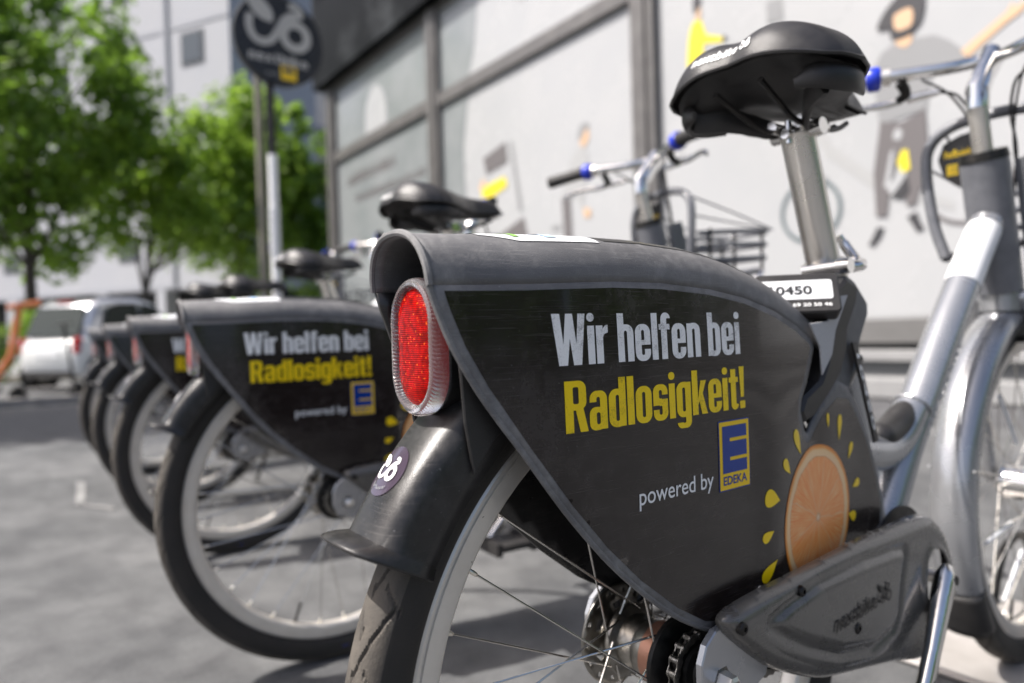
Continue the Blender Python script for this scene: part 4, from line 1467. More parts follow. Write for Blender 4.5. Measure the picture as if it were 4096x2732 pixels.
    pp('logo_field', rrect(lx, lz, lx + lw, lz + lh, 0.0009), 'logoyellow', 0.0012)
    ex0, ex1, ez0, ez1 = lx + 0.0042, lx + lw - 0.0042, lz + 0.0160, lz + lh - 0.0042
    eh = ez1 - ez0
    bx_ = ex0 + 0.30 * (ex1 - ex0)
    E_ = [(ex0, ez0), (ex1, ez0), (ex1, ez0 + .26 * eh), (bx_, ez0 + .26 * eh), (bx_, ez0 + .335 * eh), (ex1, ez0 + .335 * eh), (ex1, ez0 + .665 * eh), (bx_, ez0 + .665 * eh), (bx_, ez0 + .74 * eh), (ex1, ez0 + .74 * eh), (ex1, ez1), (ex0, ez1)]
    pp('logo_letter', E_, 'blueprint', 0.0015)
    place_text('logo_name', 'EDEKA', lx + 0.0048, lz + 0.0045, 0.0085, lw - 0.0096, on(0.0015), 'blueprint', sp, 0.00028)
    # orange slice and juice drops
    oc = [(ORC[0] + ORR * math.cos(i * PI / 40), ORC[1] + ORR * math.sin(i * PI / 40)) for i in range(80)]
    oc = [p for p in oc if p[1] > 0.3935]
    pp('orange_slice', oc, 'orange', 0.0009, 0.006)

    def drop(cx_, cz_, tipx, tipz, wd):
        a_ = Vector((cx_, cz_)); t_ = Vector((tipx, tipz))
        d_ = (t_ - a_); ln = d_.length; d_.normalize(); n_ = Vector((-d_.y, d_.x))
        o_ = []
        for i in range(28):
            u = 2 * PI * i / 28
            rad = wd / 2
            along = -math.cos(u)
            q = (along + 1) / 2
            wdt = rad * 1.5 * math.sin(u) * (1 - q) ** 0.75
            o_.append(tuple(a_ + d_ * (-rad * 0.6 + (ln + rad * 0.6) * q) + n_ * wdt))
        pp('juice_drop', o_, 'yellow', 0.0009, 0.01)
    for dd in ((0.162, 0.549, 0.174, 0.5235, 0.013), (0.2435, 0.561, 0.2445, 0.545, 0.0055), (0.2745, 0.555, 0.2705, 0.527, 0.010), (0.3045, 0.519, 0.295, 0.501, 0.0085),
               (0.133, 0.5215, 0.1455, 0.507, 0.011), (0.3215, 0.470, 0.3065, 0.4655, 0.010), (0.1005, 0.489, 0.121, 0.4835, 0.018), (0.0945, 0.447, 0.110, 0.4535, 0.0105),
               (0.093, 0.4065, 0.1155, 0.4225, 0.013), (0.311, 0.4285, 0.2955, 0.4345, 0.012)):
        drop(*dd)
    # rivet at the lower edge
    MB().lathe([(0, -0.0035), (0.0042, -0.0030), (0.0050, 0.0)], (0.086, ypan(0.086, 0.396) - 0.0005, 0.3965), 16).obj('rivet', 'alu', sp)
    # inner bracket the tail light sits on, and inner cheek beside it
    ip = [(-0.255, 0.700), (-0.254, 0.655), (-0.250, 0.600), (-0.243, 0.560), (-0.222, 0.585), (-0.200, 0.60), (-0.20, 0.70)]
    MB().prism(ip, -0.0420, -0.0385, 0.001).obj('inner_cheek', 'plastic', B, False)
    MB().prism([(x_, z_) for x_, z_ in ip], 0.0385, 0.0420, 0.001).obj('inner_cheek', 'plastic', B, False)
    bp_ = [(-0.039, 0.585), (0.039, 0.585), (0.041, 0.70), (0.034, 0.728), (0.015, 0.741), (-0.015, 0.741), (-0.034, 0.728), (-0.041, 0.70)]
    MB().prism(bp_, -0.240, -0.236, 0, 'yz').obj('light_bracket', 'plastic', B, False)
    # ---------------- tail light
    tl = empty('tail_light', B, (0, 0.004, 0))
    n_ = 176
    cz = 0.658
    rings = []
    for hw, hh, x_, rib in ((0.0340, 0.0530, -0.2530, 1), (0.0348, 0.0540, -0.257, 1), (0.0350, 0.0542, -0.263, 1), (0.0344, 0.0536, -0.2668, 1), (0.0330, 0.0524, -0.2690, 0.6), (0.0312, 0.0508, -0.2700, 0.3),
                            (0.0292, 0.0488, -0.2700, 1), (0.0276, 0.0472, -0.2688, 1), (0.0262, 0.0458, -0.2655, 0.3)):
        st_ = stadium(hw, hh, n_, 0, cz)
        ring = []
        for i, (y_, z_) in enumerate(st_):
            k = 1 + (0.018 * rib if i % 2 else -0.018 * rib)
            ring.append((x_ , y_ * k, cz + (z_ - cz) * (1 + (k - 1) * 0.6)))
        rings.append(ring)
    mb = MB()
    v = [p for r__ in rings for p in r__]
    f = []
    for a_ in range(len(rings) - 1):
        for i in range(n_):
            f.append((a_ * n_ + i, a_ * n_ + (i + 1) % n_, (a_ + 1) * n_ + (i + 1) % n_, (a_ + 1) * n_ + i))
    mb.add(v, f).obj('bezel', 'clear', tl, True, 30)
    ol = stadium(0.0290, 0.0475, 60, 0, cz)
    v2, t2 = sheet2d(ol, 0.004)
    dd_ = polydist(v2, ol)
    mk('reflector', [(-0.2548, y_ * 1.12, cz + (z_ - cz) * 1.09) for y_, z_ in v2], t2, 'mirror', tl, False)
    ol = stadium(0.0265, 0.0460, 60, 0, cz)
    v2, t2 = sheet2d(ol, 0.004)
    dd_ = polydist(v2, ol)
    mk('red_lens', [(-0.2655 - 0.0045 * min(1, (d__ / 0.012)) ** 0.6, y_, z_) for (y_, z_), d__ in zip(v2, dd_)], t2, 'redlens', tl, True, 60)
    bk = stadium(0.0330, 0.0520, 60, 0, cz)
    MB().prism(bk, -0.2542, -0.2385, 0, 'yz').obj('housing', 'dark', tl, False)
    # ---------------- lock unit in front of the fairing
    lk = empty('lock_unit', B)
    arm = [(0.258, 0.702), (0.247, 0.652), (0.241, 0.622), (0.226, 0.601), (0.192, 0.586), (0.182, 0.570), (0.190, 0.556), (0.212, 0.562), (0.246, 0.585), (0.272, 0.607), (0.286, 0.634), (0.290, 0.660), (0.312, 0.690), (0.318, 0.712), (0.290, 0.722)]
    MB().prism(arm, -0.0605, 0.0605, 0.004).obj('lock_arm', 'plastic', lk, True, 30)
    body = [(0.235, 0.700), (0.335, 0.728), (0.352, 0.722), (0.385, 0.694), (0.385, 0.677), (0.366, 0.648), (0.348, 0.617), (0.332, 0.582), (0.290, 0.566), (0.250, 0.582), (0.225, 0.62)]
    MB().prism(body, -0.040, 0.040, 0.005).obj('lock_body', 'hood', lk, True, 30)
    inl = [(0.262, 0.699), (0.286, 0.7005), (0.256, 0.659), (0.247, 0.631), (0.225, 0.6085), (0.2215, 0.640), (0.200, 0.668), (0.240, 0.670)]
    MB().prism(inl, -0.0625, -0.0600, 0.0006).obj('lock_inlay', 'inlay', lk, False)
    # tilted display: faces up and back to the rider's right rear
    dz_ = Vector((-0.70, -0.56, 0.44)).normalized()
    dx_ = Vector((0.62, -0.78, 0)).normalized()
    dx_ = (dx_ - dz_ * dx_.dot(dz_)).normalized()
    dy_ = dz_.cross(dx_)
    dm = Matrix(((dx_.x, dy_.x, dz_.x, 0.222), (dx_.y, dy_.y, dz_.y, -0.034), (dx_.z, dy_.z, dz_.z, 0.7005), (0, 0, 0, 1)))
    db = MB().prism(rrect(-0.046, -0.026, 0.046, 0.026, 0.006), -0.014, 0.008, 0.002, 'xy').obj('display_box', 'plastic', lk, True, 30)
    db.matrix_local = dm
    v2, t2 = sheet2d(rrect(-0.041, -0.009, 0.038, 0.016, 0.003), 0.05)
    o = mk('display_label', [(a_, b_, 0.0086) for a_, b_ in v2], t2, 'paper', lk, False); o.matrix_local = dm
    vt, ft = text2d('10450', 0.0115, 0.046, 0.0006)
    o = mk('number_print', [(a_ - 0.030, b_ - 0.003, 0.0090) for a_, b_ in vt], ft, 'ink', lk, False); o.matrix_local = dm
    vt, ft = text2d('030 69 20 50 46', 0.0042, 0.058, 0.0001)
    o = mk('number_print', [(a_ - 0.022, b_ - 0.0185, 0.0090) for a_, b_ in vt], ft, 'white', lk, False); o.matrix_local = dm
    # vertical number strip on the front edge of the fairing
    sa, sb = Vector((0.326, -0.050, 0.632)), Vector((0.374, -0.048, 0.522))
    ax = (sb - sa).normalized()
    sd = Vector((0.97, 0.24, 0)).normalized()
    nn = sd.cross(ax).normalized()
    def stp(a_, b_, l_):
        return sa + ax * a_ - sd * (b_ - 0.017) + (nn if nn.y < 0 else -nn) * l_
    ln = (sb - sa).length
    MB().add([stp(-0.012, -0.002, -0.003), stp(ln + 0.012, -0.002, -0.003), stp(ln + 0.012, 0.020, -0.003), stp(-0.012, 0.020, -0.003), stp(-0.012, -0.002, 0), stp(ln + 0.012, -0.002, 0), stp(ln + 0.012, 0.020, 0), stp(-0.012, 0.020, 0)],
             [(3, 2, 1, 0), (4, 5, 6, 7), (0, 1, 5, 4), (1, 2, 6, 5), (2, 3, 7, 6), (3, 0, 4, 7)]).obj('number_strip', 'dark', B, False)
    vt, ft = text2d('10450', 0.0140, ln * 0.92, 0.0007)
    mk('number_print', [stp(a_ + 0.004, b_ + 0.003, 0.0006) for a_, b_ in vt], ft, 'white', B, False)
    # ---------------- chain guard
    GO = [(-0.004, 0.396), (0.009, 0.4025), (0.047, 0.4065), (0.109, 0.4095), (0.167, 0.412), (0.265, 0.417), (0.34, 0.4185), (0.405, 0.4175), (0.432, 0.413), (0.455, 0.402), (0.478, 0.381), (0.494, 0.350), (0.498, 0.319), (0.489, 0.288), (0.470, 0.255), (0.436, 0.234),
          (0.39, 0.236), (0.332, 0.252), (0.224, 0.2735), (0.165, 0.286), (0.124, 0.302), (0.079, 0.324), (0.052, 0.342), (0.019, 0.368), (0.001, 0.385)]
    GS = [(0.398, 0.352), (0.402, 0.366), (0.416, 0.375), (0.434, 0.373), (0.452, 0.362), (0.464, 0.342), (0.470, 0.316), (0.464, 0.295), (0.448, 0.280), (0.428, 0.276), (0.410, 0.288), (0.400, 0.31), (0.396, 0.334)]
    GI = [(0.062, 0.3775), (0.091, 0.3845), (0.148, 0.392), (0.243, 0.3945), (0.316, 0.3915), (0.343, 0.388), (0.330, 0.355), (0.322, 0.320), (0.312, 0.3055), (0.26, 0.298), (0.19, 0.313), (0.131, 0.338), (0.09, 0.360)]
    GO = spline(GO, 3, True); GS = spline(GS, 3, True)
    v2, t2 = sheet2d(GO, 0.0034, (GS,))
    P2 = np.array(v2)
    dO = polydist(P2, GO); dI = polydist(P2, GI); dS = polydist(P2, GS)
    iI = np.array([inpoly(a_, b_, GI) for a_, b_ in v2])
    q_ = np.clip(dO / 0.020, 0, 1)
    yy = -0.078 - 0.018 * np.sqrt(1 - (1 - q_) ** 2)
    sI = np.where(iI, dI, -dI)
    st_ = np.clip((sI + 0.002) / 0.010, 0, 1)
    yy -= 0.0026 * st_ * st_ * (3 - 2 * st_)
    yy += 0.0040 * np.exp(-((sI + 0.004) / 0.0050) ** 2)
    s2_ = np.clip(1 - dS / 0.012, 0, 1)
    yy -= 0.0035 * s2_ * s2_
    gd = mk('chain_guard', [(a_, float(h), b_) for (a_, b_), h in zip(v2, yy)], t2, 'guard', B, True, 70)
    md = gd.modifiers.new('thickness', 'SOLIDIFY'); md.thickness = 0.003; md.offset = -1

    def gon(x_, z_):
        return (x_, -0.1003, z_)
    vt, ft = text2d('nextbike', 0.0165, 0.094, 0.0007, 0.2)
    mk('wordmark', [gon(0.170 + a_, 0.339 + b_ + 0.04 * a_) for a_, b_ in vt], ft, 'emboss', gd, False)
    put_logo('pictogram', lambda u, v_, l: (u, -0.1003 - l, v_), 0.268, 0.3435, 0.0145, 'emboss', gd)
    for bxx, bzz, r_ in ((0.014, 0.387, 0.0062), (0.115, 0.3965, 0.0056), (0.220, 0.330, 0.0065)):
        MB().lathe([(0.0, -0.0005), (0.0022, -0.0005), (0.0024, -0.0026), (r_ * 0.75, -0.0022), (r_, -0.0006), (r_, 0.004)], (bxx, -0.0955 if bxx < 0.2 else -0.0985, bzz), 18).obj('bolt', 'black_metal', gd, True, 30)
    # ---------------- frame
    fr_ = empty('frame', B)
    dt = spline([(0.955, 0, 0.875), (0.86, 0, 0.785), (0.74, 0, 0.665), (0.645, 0, 0.565), (0.565, 0, 0.475), (0.505, 0, 0.395), (0.45, 0, 0.325)], 6)
    MB().tube(dt, 0.0275, 24).obj('down_tube', 'silver', fr_)
    mb = MB().tube(spline([(0.905, 0, 0.828), (0.86, 0, 0.785), (0.80, 0, 0.725)], 4), 0.0281, 24, False)
    mb.obj('reflective_wrap', 'paper', fr_)
    MB().tube(spline([(0.34, 0, 0.50), (0.42, 0, 0.487), (0.49, 0, 0.478), (0.545, 0, 0.492), (0.60, 0, 0.535)], 6), [0.026] * 25, 20).obj('bridge_tube', 'silver', fr_)
    pad = spline([(0.475, 0, 0.4985), (0.51, 0, 0.5015), (0.545, 0, 0.512), (0.582, 0, 0.538)], 5)
    MB().tube(pad, [0.010, 0.018, 0.021, 0.022, 0.022, 0.022, 0.022, 0.022, 0.022, 0.022, 0.022, 0.022, 0.021, 0.019, 0.016, 0.011][:len(pad)], 16).obj('rubber_pad', 'plastic', fr_)
    MB().tube([(0.352, 0, 0.735), (0.485, 0, 0.30)], 0.0205, 20).obj('seat_tube', 'silver', fr_)
    MB().tube([(0.475, -0.045, 0.325), (0.475, 0.045, 0.325)], 0.026, 20).obj('bottom_bracket', 'silver', fr_)
    for s_ in (-1, 1):
        MB().tube([(0.46, s_ * 0.03, 0.325), (0.34, s_ * 0.048, 0.330), (0.06, s_ * 0.066, 0.338)], [0.013, 0.012, 0.010], 12).obj('chain_stay', 'silver', fr_)
        MB().tube([(0.385, s_ * 0.02, 0.62), (0.22, s_ * 0.030, 0.50), (0.06, s_ * 0.045, 0.39), (0.025, s_ * 0.064, 0.350)], [0.011, 0.011, 0.010, 0.009], 12).obj('seat_stay', 'fender', fr_)
    drp = [(-0.004, 0.384), (-0.018, 0.374), (-0.0255, 0.358), (-0.0255, 0.330), (-0.015, 0.310), (0.02, 0.300), (0.075, 0.318), (0.085, 0.345), (0.06, 0.366), (0.022, 0.388)]
    MB().prism(drp, -0.0785, -0.0705, 0.0012).obj('dropout', 'silver', fr_, False)
    MB().prism(drp, 0.0705, 0.0785, 0.0012).obj('dropout', 'silver', fr_, False)
    MB().lathe([(0.0, -0.099), (0.004, -0.099), (0.0048, -0.094), (0.0085, -0.092), (0.0095, -0.0785), (0.013, -0.0785), (0.013, -0.0755)], (0.004, 0, 0.336), 6).obj('axle_nut', 'alu', fr_, False)
    MB().lathe([(0.0, 0.099), (0.004, 0.099), (0.0048, 0.094), (0.0085, 0.092), (0.0095, 0.0785)], (0.004, 0, 0.336), 6).obj('axle_nut', 'alu', fr_, False)
    # ---------------- crank and pedals
    ck = empty('crank', B)
    bc = Vector((0.432, 0, 0.336))
    dv = Vector((-0.735, 0, -0.68)).normalized()
    for s_ in (-1, 1):
        d_ = dv * (1 if s_ < 0 else -1)
        pts = [bc + Vector((0, s_ * 0.104, 0)) - d_ * 0.016, bc + Vector((0, s_ * 0.106, 0)), bc + d_ * 0.03 + Vector((0, s_ * 0.109, 0)), bc + d_ * 0.10 + Vector((0, s_ * 0.118, 0)), bc + d_ * 0.165 + Vector((0, s_ * 0.124, 0)), bc + d_ * 0.180 + Vector((0, s_ * 0.124, 0))]
        MB().tube(pts, [0.010, 0.0175, 0.0165, 0.0125, 0.0135, 0.008], 16, True, (0.75, 1.0)).obj('crank_arm', 'chrome', ck)
        pe = bc + d_ * 0.167 + Vector((0, s_ * 0.185, 0))
        mb = MB().box(pe, (0.095, 0.085, 0.012)).box(pe + Vector((0.042, 0, 0)), (0.012, 0.09, 0.026)).box(pe - Vector((0.042, 0, 0)), (0.012, 0.09, 0.026))
        mb.tube([pe - Vector((0, s_ * 0.06, 0)), pe], 0.006, 8)
        mb.obj('pedal', 'plastic', ck, False)
    MB().tube([bc + Vector((0, -0.1, 0)), bc + Vector((0, 0.1, 0))], 0.009, 12).obj('crank_axle', 'alu', ck)
    MB().lathe([(0.0, -0.1195), (0.006, -0.1195), (0.0075, -0.117), (0.0075, -0.113)], tuple(bc), 16).obj('crank_bolt', 'black_metal', ck)
    cr_ = [(0.083 * math.cos(i * PI / 36) + bc.x, 0.083 * math.sin(i * PI / 36) + bc.z) for i in range(72)]
    MB().prism(cr_, -0.0525, -0.0485, 0.0008).obj('chainring', 'black_metal', ck, False)
    # ---------------- kickstand
    MB().tube([(0.40, 0.05, 0.31), (0.38, 0.12, 0.20), (0.33, 0.20, 0.012)], [0.010, 0.009, 0.008], 10).obj('kickstand', 'black_metal', B)
    # ---------------- seat post, clamp, saddle
    sp0, sp1 = Vector((0.2905, 0, 0.912)), Vector((0.366, 0, 0.690))
    po = MB().tube([sp1, sp0], 0.0212, 28).obj('seat_post', 'alu', B)
    axd = (sp0 - sp1).normalized()
    cl = empty('seat_clamp', B)
    cc = Vector((0.350, 0, 0.737))
    MB().tube([cc - axd * 0.012, cc + axd * 0.012], 0.0275, 24).obj('clamp_collar', 'alu', cl)
    MB().tube([cc + Vector((-0.030, 0.012, 0)), cc + Vector((-0.034, -0.040, 0.002))], 0.0065, 12).obj('clamp_bolt', 'chrome', cl)
    MB().tube([cc + Vector((-0.034, -0.036, 0.002)), cc + Vector((-0.034, -0.052, 0.002))], 0.0095, 12).obj('clamp_nut', 'chrome', cl)
    MB().tube(spline([cc + Vector((-0.022, -0.030, 0.0)), cc + Vector((0.012, -0.040, 0.004)), cc + Vector((0.032, -0.026, 0.012)), cc + Vector((0.036, -0.010, 0.034)), cc + Vector((0.030, -0.004, 0.048))], 5), [0.0085] * 8 + [0.007] * 9 + [0.0055] * 4, 10).obj('quick_release', 'chrome', cl)
    sd_ = empty('saddle', B)
    # upper cushion
    def hwid(u):
        return lerpt([(0, 0.100), (0.08, 0.112), (0.2, 0.118), (0.32, 0.110), (0.45, 0.084), (0.58, 0.052), (0.7, 0.034), (0.85, 0.027), (1, 0.022)], u)
    nu, nv = 56, 48
    def rimz(u, vv):
        return 0.951 + 0.014 * (1 - vv * vv) * sstep(0.35, 0.0, u) - 0.003 * sstep(0.10, 0.50, u) + 0.004 * sstep(0.6, 1.0, u)
    def cush(u, vv, under=False):
        hw_ = hwid(u)
        xr = 0.138 + 0.009 * math.exp(-(vv / 0.25) ** 2) + 0.030 * abs(vv) ** 3
        x_ = xr + u * (0.425 - xr)
        y_ = vv * hw_
        ze = rimz(u, vv)
        H = lerpt([(0, 0.036), (0.1, 0.044), (0.25, 0.050), (0.45, 0.047), (0.65, 0.040), (1, 0.030)], u)
        e_u = min(1.0, (u / 0.16)) ; e_n = min(1.0, (1 - u) / 0.12)
        e = math.sqrt(max(0, 1 - (1 - e_u) ** 2.2)) * math.sqrt(max(0, 1 - (1 - e_n) ** 2))
        side = max(0, 1 - abs(vv) ** 3.2) ** 0.55
        dip = 0.005 * math.exp(-(y_ / 0.020) ** 2) * sstep(0.62, 0.25, u)
        lob = 0.002 * math.exp(-((abs(y_) - 0.058) / 0.03) ** 2) * sstep(0.5, 0.2, u)
        h = (H + lob - dip) * side * e
        return (x_, y_, ze + max(0, h))
    v, f = [], []
    us = [(i / nu) ** 1.35 for i in range(nu + 1)]
    vs_ = [math.sin((-1 + 2 * j / nv) * PI / 2) for j in range(nv + 1)]
    for u in us:
        for vv in vs_:
            v.append(cush(u, vv))
    for i in range(nu):
        for j in range(nv):
            f.append((i * (nv + 1) + j, (i + 1) * (nv + 1) + j, (i + 1) * (nv + 1) + j + 1, i * (nv + 1) + j + 1))
    cu_ = mk('cushion', v, f, 'saddle', sd_, True, 80)
    # moulded shell below
    v, f = [], []
    for u in us:
        for vv in vs_:
            x_, y_, z_ = cush(u, vv)
            zb = rimz(u, vv)
            k = max(0, 1 - abs(vv) ** 2.0)
            e_u = min(1.0, u / 0.10); e_n = min(1.0, (1 - u) / 0.1)
            drop_ = 0.006 + 0.003 * k * math.exp(-((u - 0.45) / 0.2) ** 2) + 0.008 * math.exp(-((abs(vv) - 0.66) / 0.2) ** 2) * math.exp(-((u - 0.17) / 0.12) ** 2)
            drop_ += 0.002 * math.cos(9 * vv) * k
            v.append((x_ + 0.010 * max(0, 1 - u / 0.2), y_ * 0.955, zb - drop_ * min(1, e_u) * e_n))
    for i in range(nu):
        for j in range(nv):
            f.append((i * (nv + 1) + j, i * (nv + 1) + j + 1, (i + 1) * (nv + 1) + j + 1, (i + 1) * (nv + 1) + j))
    mk('shell', v, f, 'pan', sd_, True, 80)
    # piping seam round the rim
    seam = [Vector(cush(u, 1)) * 1 for u in us[::3]]
    rear = [Vector(cush(0.0, vv)) for vv in vs_[::2]]
    loop = [Vector(cush(u, -1)) for u in us[::-3]] + rear + seam
    MB().tube(loop, 0.0024, 6).obj('seam', 'pan', sd_)
    # two elastomer bumpers at the rear, gussets towards the clamp, rails
    for s_ in (-1, 1):
        bpts = spline([(0.172, s_ * 0.066, 0.930), (0.190, s_ * 0.090, 0.936), (0.230, s_ * 0.102, 0.936), (0.272, s_ * 0.092, 0.932)], 5)
        MB().tube(bpts, [0.004 + 0.010 * math.sin(PI * i / (len(bpts) - 1)) for i in range(len(bpts))], 12, True, (0.7, 1.3)).obj('bumper', 'plastic', sd_)
        gp = [(0.20, s_ * 0.085, 0.938), (0.225, s_ * 0.055, 0.930), (0.265, s_ * 0.026, 0.917), (0.285, s_ * 0.020, 0.914)]
        MB().tube(spline(gp, 5), [0.016, 0.016, 0.015, 0.014, 0.013, 0.012, 0.011, 0.010, 0.010, 0.009, 0.009, 0.008, 0.008, 0.007, 0.006, 0.005], 10, True, (0.5, 1.4)).obj('gusset', 'plastic', sd_)
        rl = spline([(0.165, s_ * 0.030, 0.944), (0.205, s_ * 0.027, 0.928), (0.250, s_ * 0.023, 0.914), (0.320, s_ * 0.022, 0.914), (0.365, s_ * 0.016, 0.924), (0.400, s_ * 0.008, 0.938)], 5)
        MB().tube(rl, 0.0036, 8).obj('rail', 'black_metal', sd_)
    mb = MB().tube([(0.292, -0.034, 0.912), (0.292, 0.034, 0.912)], 0.0105, 14)
    mb.tube([(0.262, -0.019, 0.9165), (0.322, -0.019, 0.9165)], 0.008, 10)
    mb.tube([(0.262, 0.019, 0.9165), (0.322, 0.019, 0.9165)], 0.008, 10)
    mb.tube([(0.262, 0, 0.905), (0.322, 0, 0.903)], 0.006, 10)
    mb.obj('saddle_clamp', 'chrome', sd_)
    MB().tube([(0.271, 0, 0.894), (0.271, 0, 0.922)], 0.0045, 10).obj('saddle_bolt', 'chrome', sd_)
    # print on the rear-left lobe
    def sadpt(a_, b_):
        # walk across the rear face of the cushion
        y_ = 0.048 - a_
        best = None
        for q in range(300):
            u = 0.001 + 0.16 * (q / 299) ** 1.5
            p = cush(u, max(-1, min(1, y_ / hwid(u))))
            if best is None or abs(p[2] - (0.9765 + b_)) < abs(best[2] - (0.9765 + b_)):
                best = p
        return (best[0] - 0.0012, y_, 0.9765 + b_)
    vt, ft = text2d('nextbike', 0.0112, 0.060, 0.0003, 0.15)
    mk('wordmark', [sadpt(a_, b_) for a_, b_ in vt], ft, 'white', cu_, False)
    put_logo('pictogram', lambda u, v_, l: tuple(Vector(sadpt(u, v_)) - Vector((l, 0, 0))), 0.064, 0.0005, 0.0078, 'white', cu_)
    # ---------------- steering: head, stem, bar, fork, front mudguard
    hs = Vector((-0.26, 0, 0.966)).normalized()          # up along the steering axis
    h0 = Vector((0.912, 0, 0.962))
    MB().tube([h0 - hs * 0.25, h0 - hs * 0.004], 0.0385, 24, True, (1.0, 1.0)).obj('head_sleeve', 'greytube', B)
    MB().tube([h0 - hs * 0.006, h0 + hs * 0.010], [0.040, 0.037], 24).obj('head_collar', 'black_metal', B)
    mb = MB()
    for s_ in (-1, 1):
        mb.box(h0 - hs * 0.12 + Vector((0.055, s_ * 0.042, 0)), (0.05, 0.010, 0.235), Matrix.Rotation(R(-15), 3, 'Y'))
    mb.obj('basket_bracket', 'greytube', B, False)
    q0 = h0 + hs * 0.105
    MB().tube([h0, q0], 0.0162, 20).obj('quill', 'alu', B)
    clamp = Vector((0.948, 0, 1.148))
    MB().tube([h0 + hs * 0.085, q0 + Vector((0.004, 0, 0.012)), q0.lerp(clamp, 0.6), clamp + Vector((0.018, 0, 0.008))], [0.020, 0.0215, 0.020, 0.022], 16, True, (1.15, 0.85)).obj('stem', 'chrome', B)
    hb = spline([(0.800, 0.275, 1.128), (0.842, 0.178, 1.139), (0.866, 0.125, 1.139), (0.905, 0.060, 1.139), (0.940, 0.025, 1.146), (0.948, 0, 1.148), (0.940, -0.025, 1.146), (0.905, -0.060, 1.139), (0.866, -0.125, 1.139), (0.842, -0.178, 1.139), (0.800, -0.275, 1.128)], 5)
    MB().tube(hb, 0.0118, 16).obj('handlebar', 'chrome', B)
    for s_ in (-1, 1):
        MB().tube([(0.799, s_ * 0.277, 1.128), (0.803, s_ * 0.268, 1.129), (0.822, s_ * 0.225, 1.134), (0.840, s_ * 0.182, 1.139), (0.8425, s_ * 0.176, 1.139)], [0.0165, 0.0180, 0.0165, 0.0170, 0.0195], 18).obj('grip', 'grip', B)
        MB().tube([(0.8435, s_ * 0.1735, 1.139), (0.8455, s_ * 0.169, 1.139), (0.852, s_ * 0.155, 1.139), (0.854, s_ * 0.151, 1.139)], [0.020, 0.0235, 0.0235, 0.020], 20).obj('blue_ring', 'blue', B)
        MB().tube([(0.8555, s_ * 0.148, 1.139), (0.861, s_ * 0.136, 1.139)], 0.0165, 16).obj('ring_clamp', 'alu', B)
        # lever
        mb = MB().tube(spline([(0.868, s_ * 0.120, 1.124), (0.884, s_ * 0.118, 1.106), (0.892, s_ * 0.135, 1.098)], 4), [0.011, 0.010, 0.010, 0.009, 0.009, 0.009, 0.009, 0.008, 0.008], 10)
        br = mb.obj('brake_lever', 'black_metal', B)
        MB().tube(spline([(0.893, s_ * 0.128, 1.098), (0.888, s_ * 0.160, 1.096), (0.866, s_ * 0.215, 1.096), (0.846, s_ * 0.245, 1.088), (0.838, s_ * 0.252, 1.078)], 4), [0.0075] * 6 + [0.0065] * 6 + [0.005] * 5, 10).obj('lever_blade', 'chrome', br)
        MB().tube([(0.897, s_ * 0.122, 1.098), (0.905, s_ * 0.095, 1.100), (0.911, s_ * 0.070, 1.100)], [0.009, 0.008, 0.006], 12).obj('lever_barrel', 'chrome', br)
        MB().tube(spline([(0.911, s_ * 0.070, 1.100), (0.93, s_ * 0.045, 1.088), (0.955, s_ * 0.030, 1.04), (0.965, s_ * 0.035, 0.97), (0.985, s_ * 0.02, 0.86), (1.0, s_ * 0.012, 0.74)], 5), 0.0026, 8).obj('brake_cable', 'grip', B)
        MB().tube(spline([(0.885, s_ * 0.09, 1.124), (0.925, s_ * 0.055, 1.09), (0.975, s_ * 0.028, 1.01), (0.985, s_ * 0.03, 0.92)], 5), 0.0023, 8).obj('shift_cable', 'grip', B)
        # fork leg
        cw = h0 - hs * 0.27
        MB().tube(spline([cw + Vector((0, s_ * 0.012, 0)), cw + Vector((0.01, s_ * 0.045, -0.012)), (1.035, s_ * 0.052, 0.52), (1.085, s_ * 0.055, WR)], 5), [0.016] * 6 + [0.015] * 5 + [0.011] * 5, 14).obj('fork_leg', 'silver', B)
        MB().tube([(0.74, s_ * 0.034, 0.418), (1.086, s_ * 0.060, 0.345)], 0.0022, 8).obj('mudguard_stay', 'steel', B)
    cw = h0 - hs * 0.27
    MB().lathe([(0.0, -0.02), (0.035, -0.02), (0.035, 0.022), (0, 0.022)], (cw.x, cw.y, cw.z), 20, 'z').obj('fork_crown', 'silver', B, True, 30)
    TH = [R(62 + (203 - 62) * i / 56) for i in range(57)]
    v, f = [], []
    pf = []
    for i in range(17):
        t = -1 + 2 * i / 16
        pf.append((0.0345 * t, 0.349 + 0.020 * max(0, 1 - abs(t) ** 2.4) ** 0.6))
    pf = [(-0.0345, 0.335)] + pf + [(0.0345, 0.335)]
    for th in TH:
        for y_, r_ in pf:
            v.append((FH[0] + r_ * math.cos(th), y_, WR + r_ * math.sin(th)))
    m_ = len(pf)
    for i in range(len(TH) - 1):
        for k in range(m_ - 1):
            f.append((i * m_ + k, i * m_ + k + 1, (i + 1) * m_ + k + 1, (i + 1) * m_ + k))
    ff_ = mk('front_mudguard', v, f, 'silver', B, True, 60)
    md = ff_.modifiers.new('thickness', 'SOLIDIFY'); md.thickness = 0.002; md.offset = -1
    v, f = [], []
    for i in range(8):
        th = R(201.5 + 1.7 * i)
        for y_, r_ in pf:
            rr = r_ + 0.004 + 0.0012 * i
            v.append((FH[0] + rr * math.cos(th), y_ * (1.05 + 0.02 * i), WR + rr * math.sin(th)))
    for i in range(7):
        for k in range(m_ - 1):
            f.append((i * m_ + k, i * m_ + k + 1, (i + 1) * m_ + k + 1, (i + 1) * m_ + k))
    fl_ = mk('mud_flap', v, f, 'plastic', ff_, True, 60)
    md = fl_.modifiers.new('thickness', 'SOLIDIFY'); md.thickness = 0.003
    # front brake and spoke reflectors
    mb = MB()
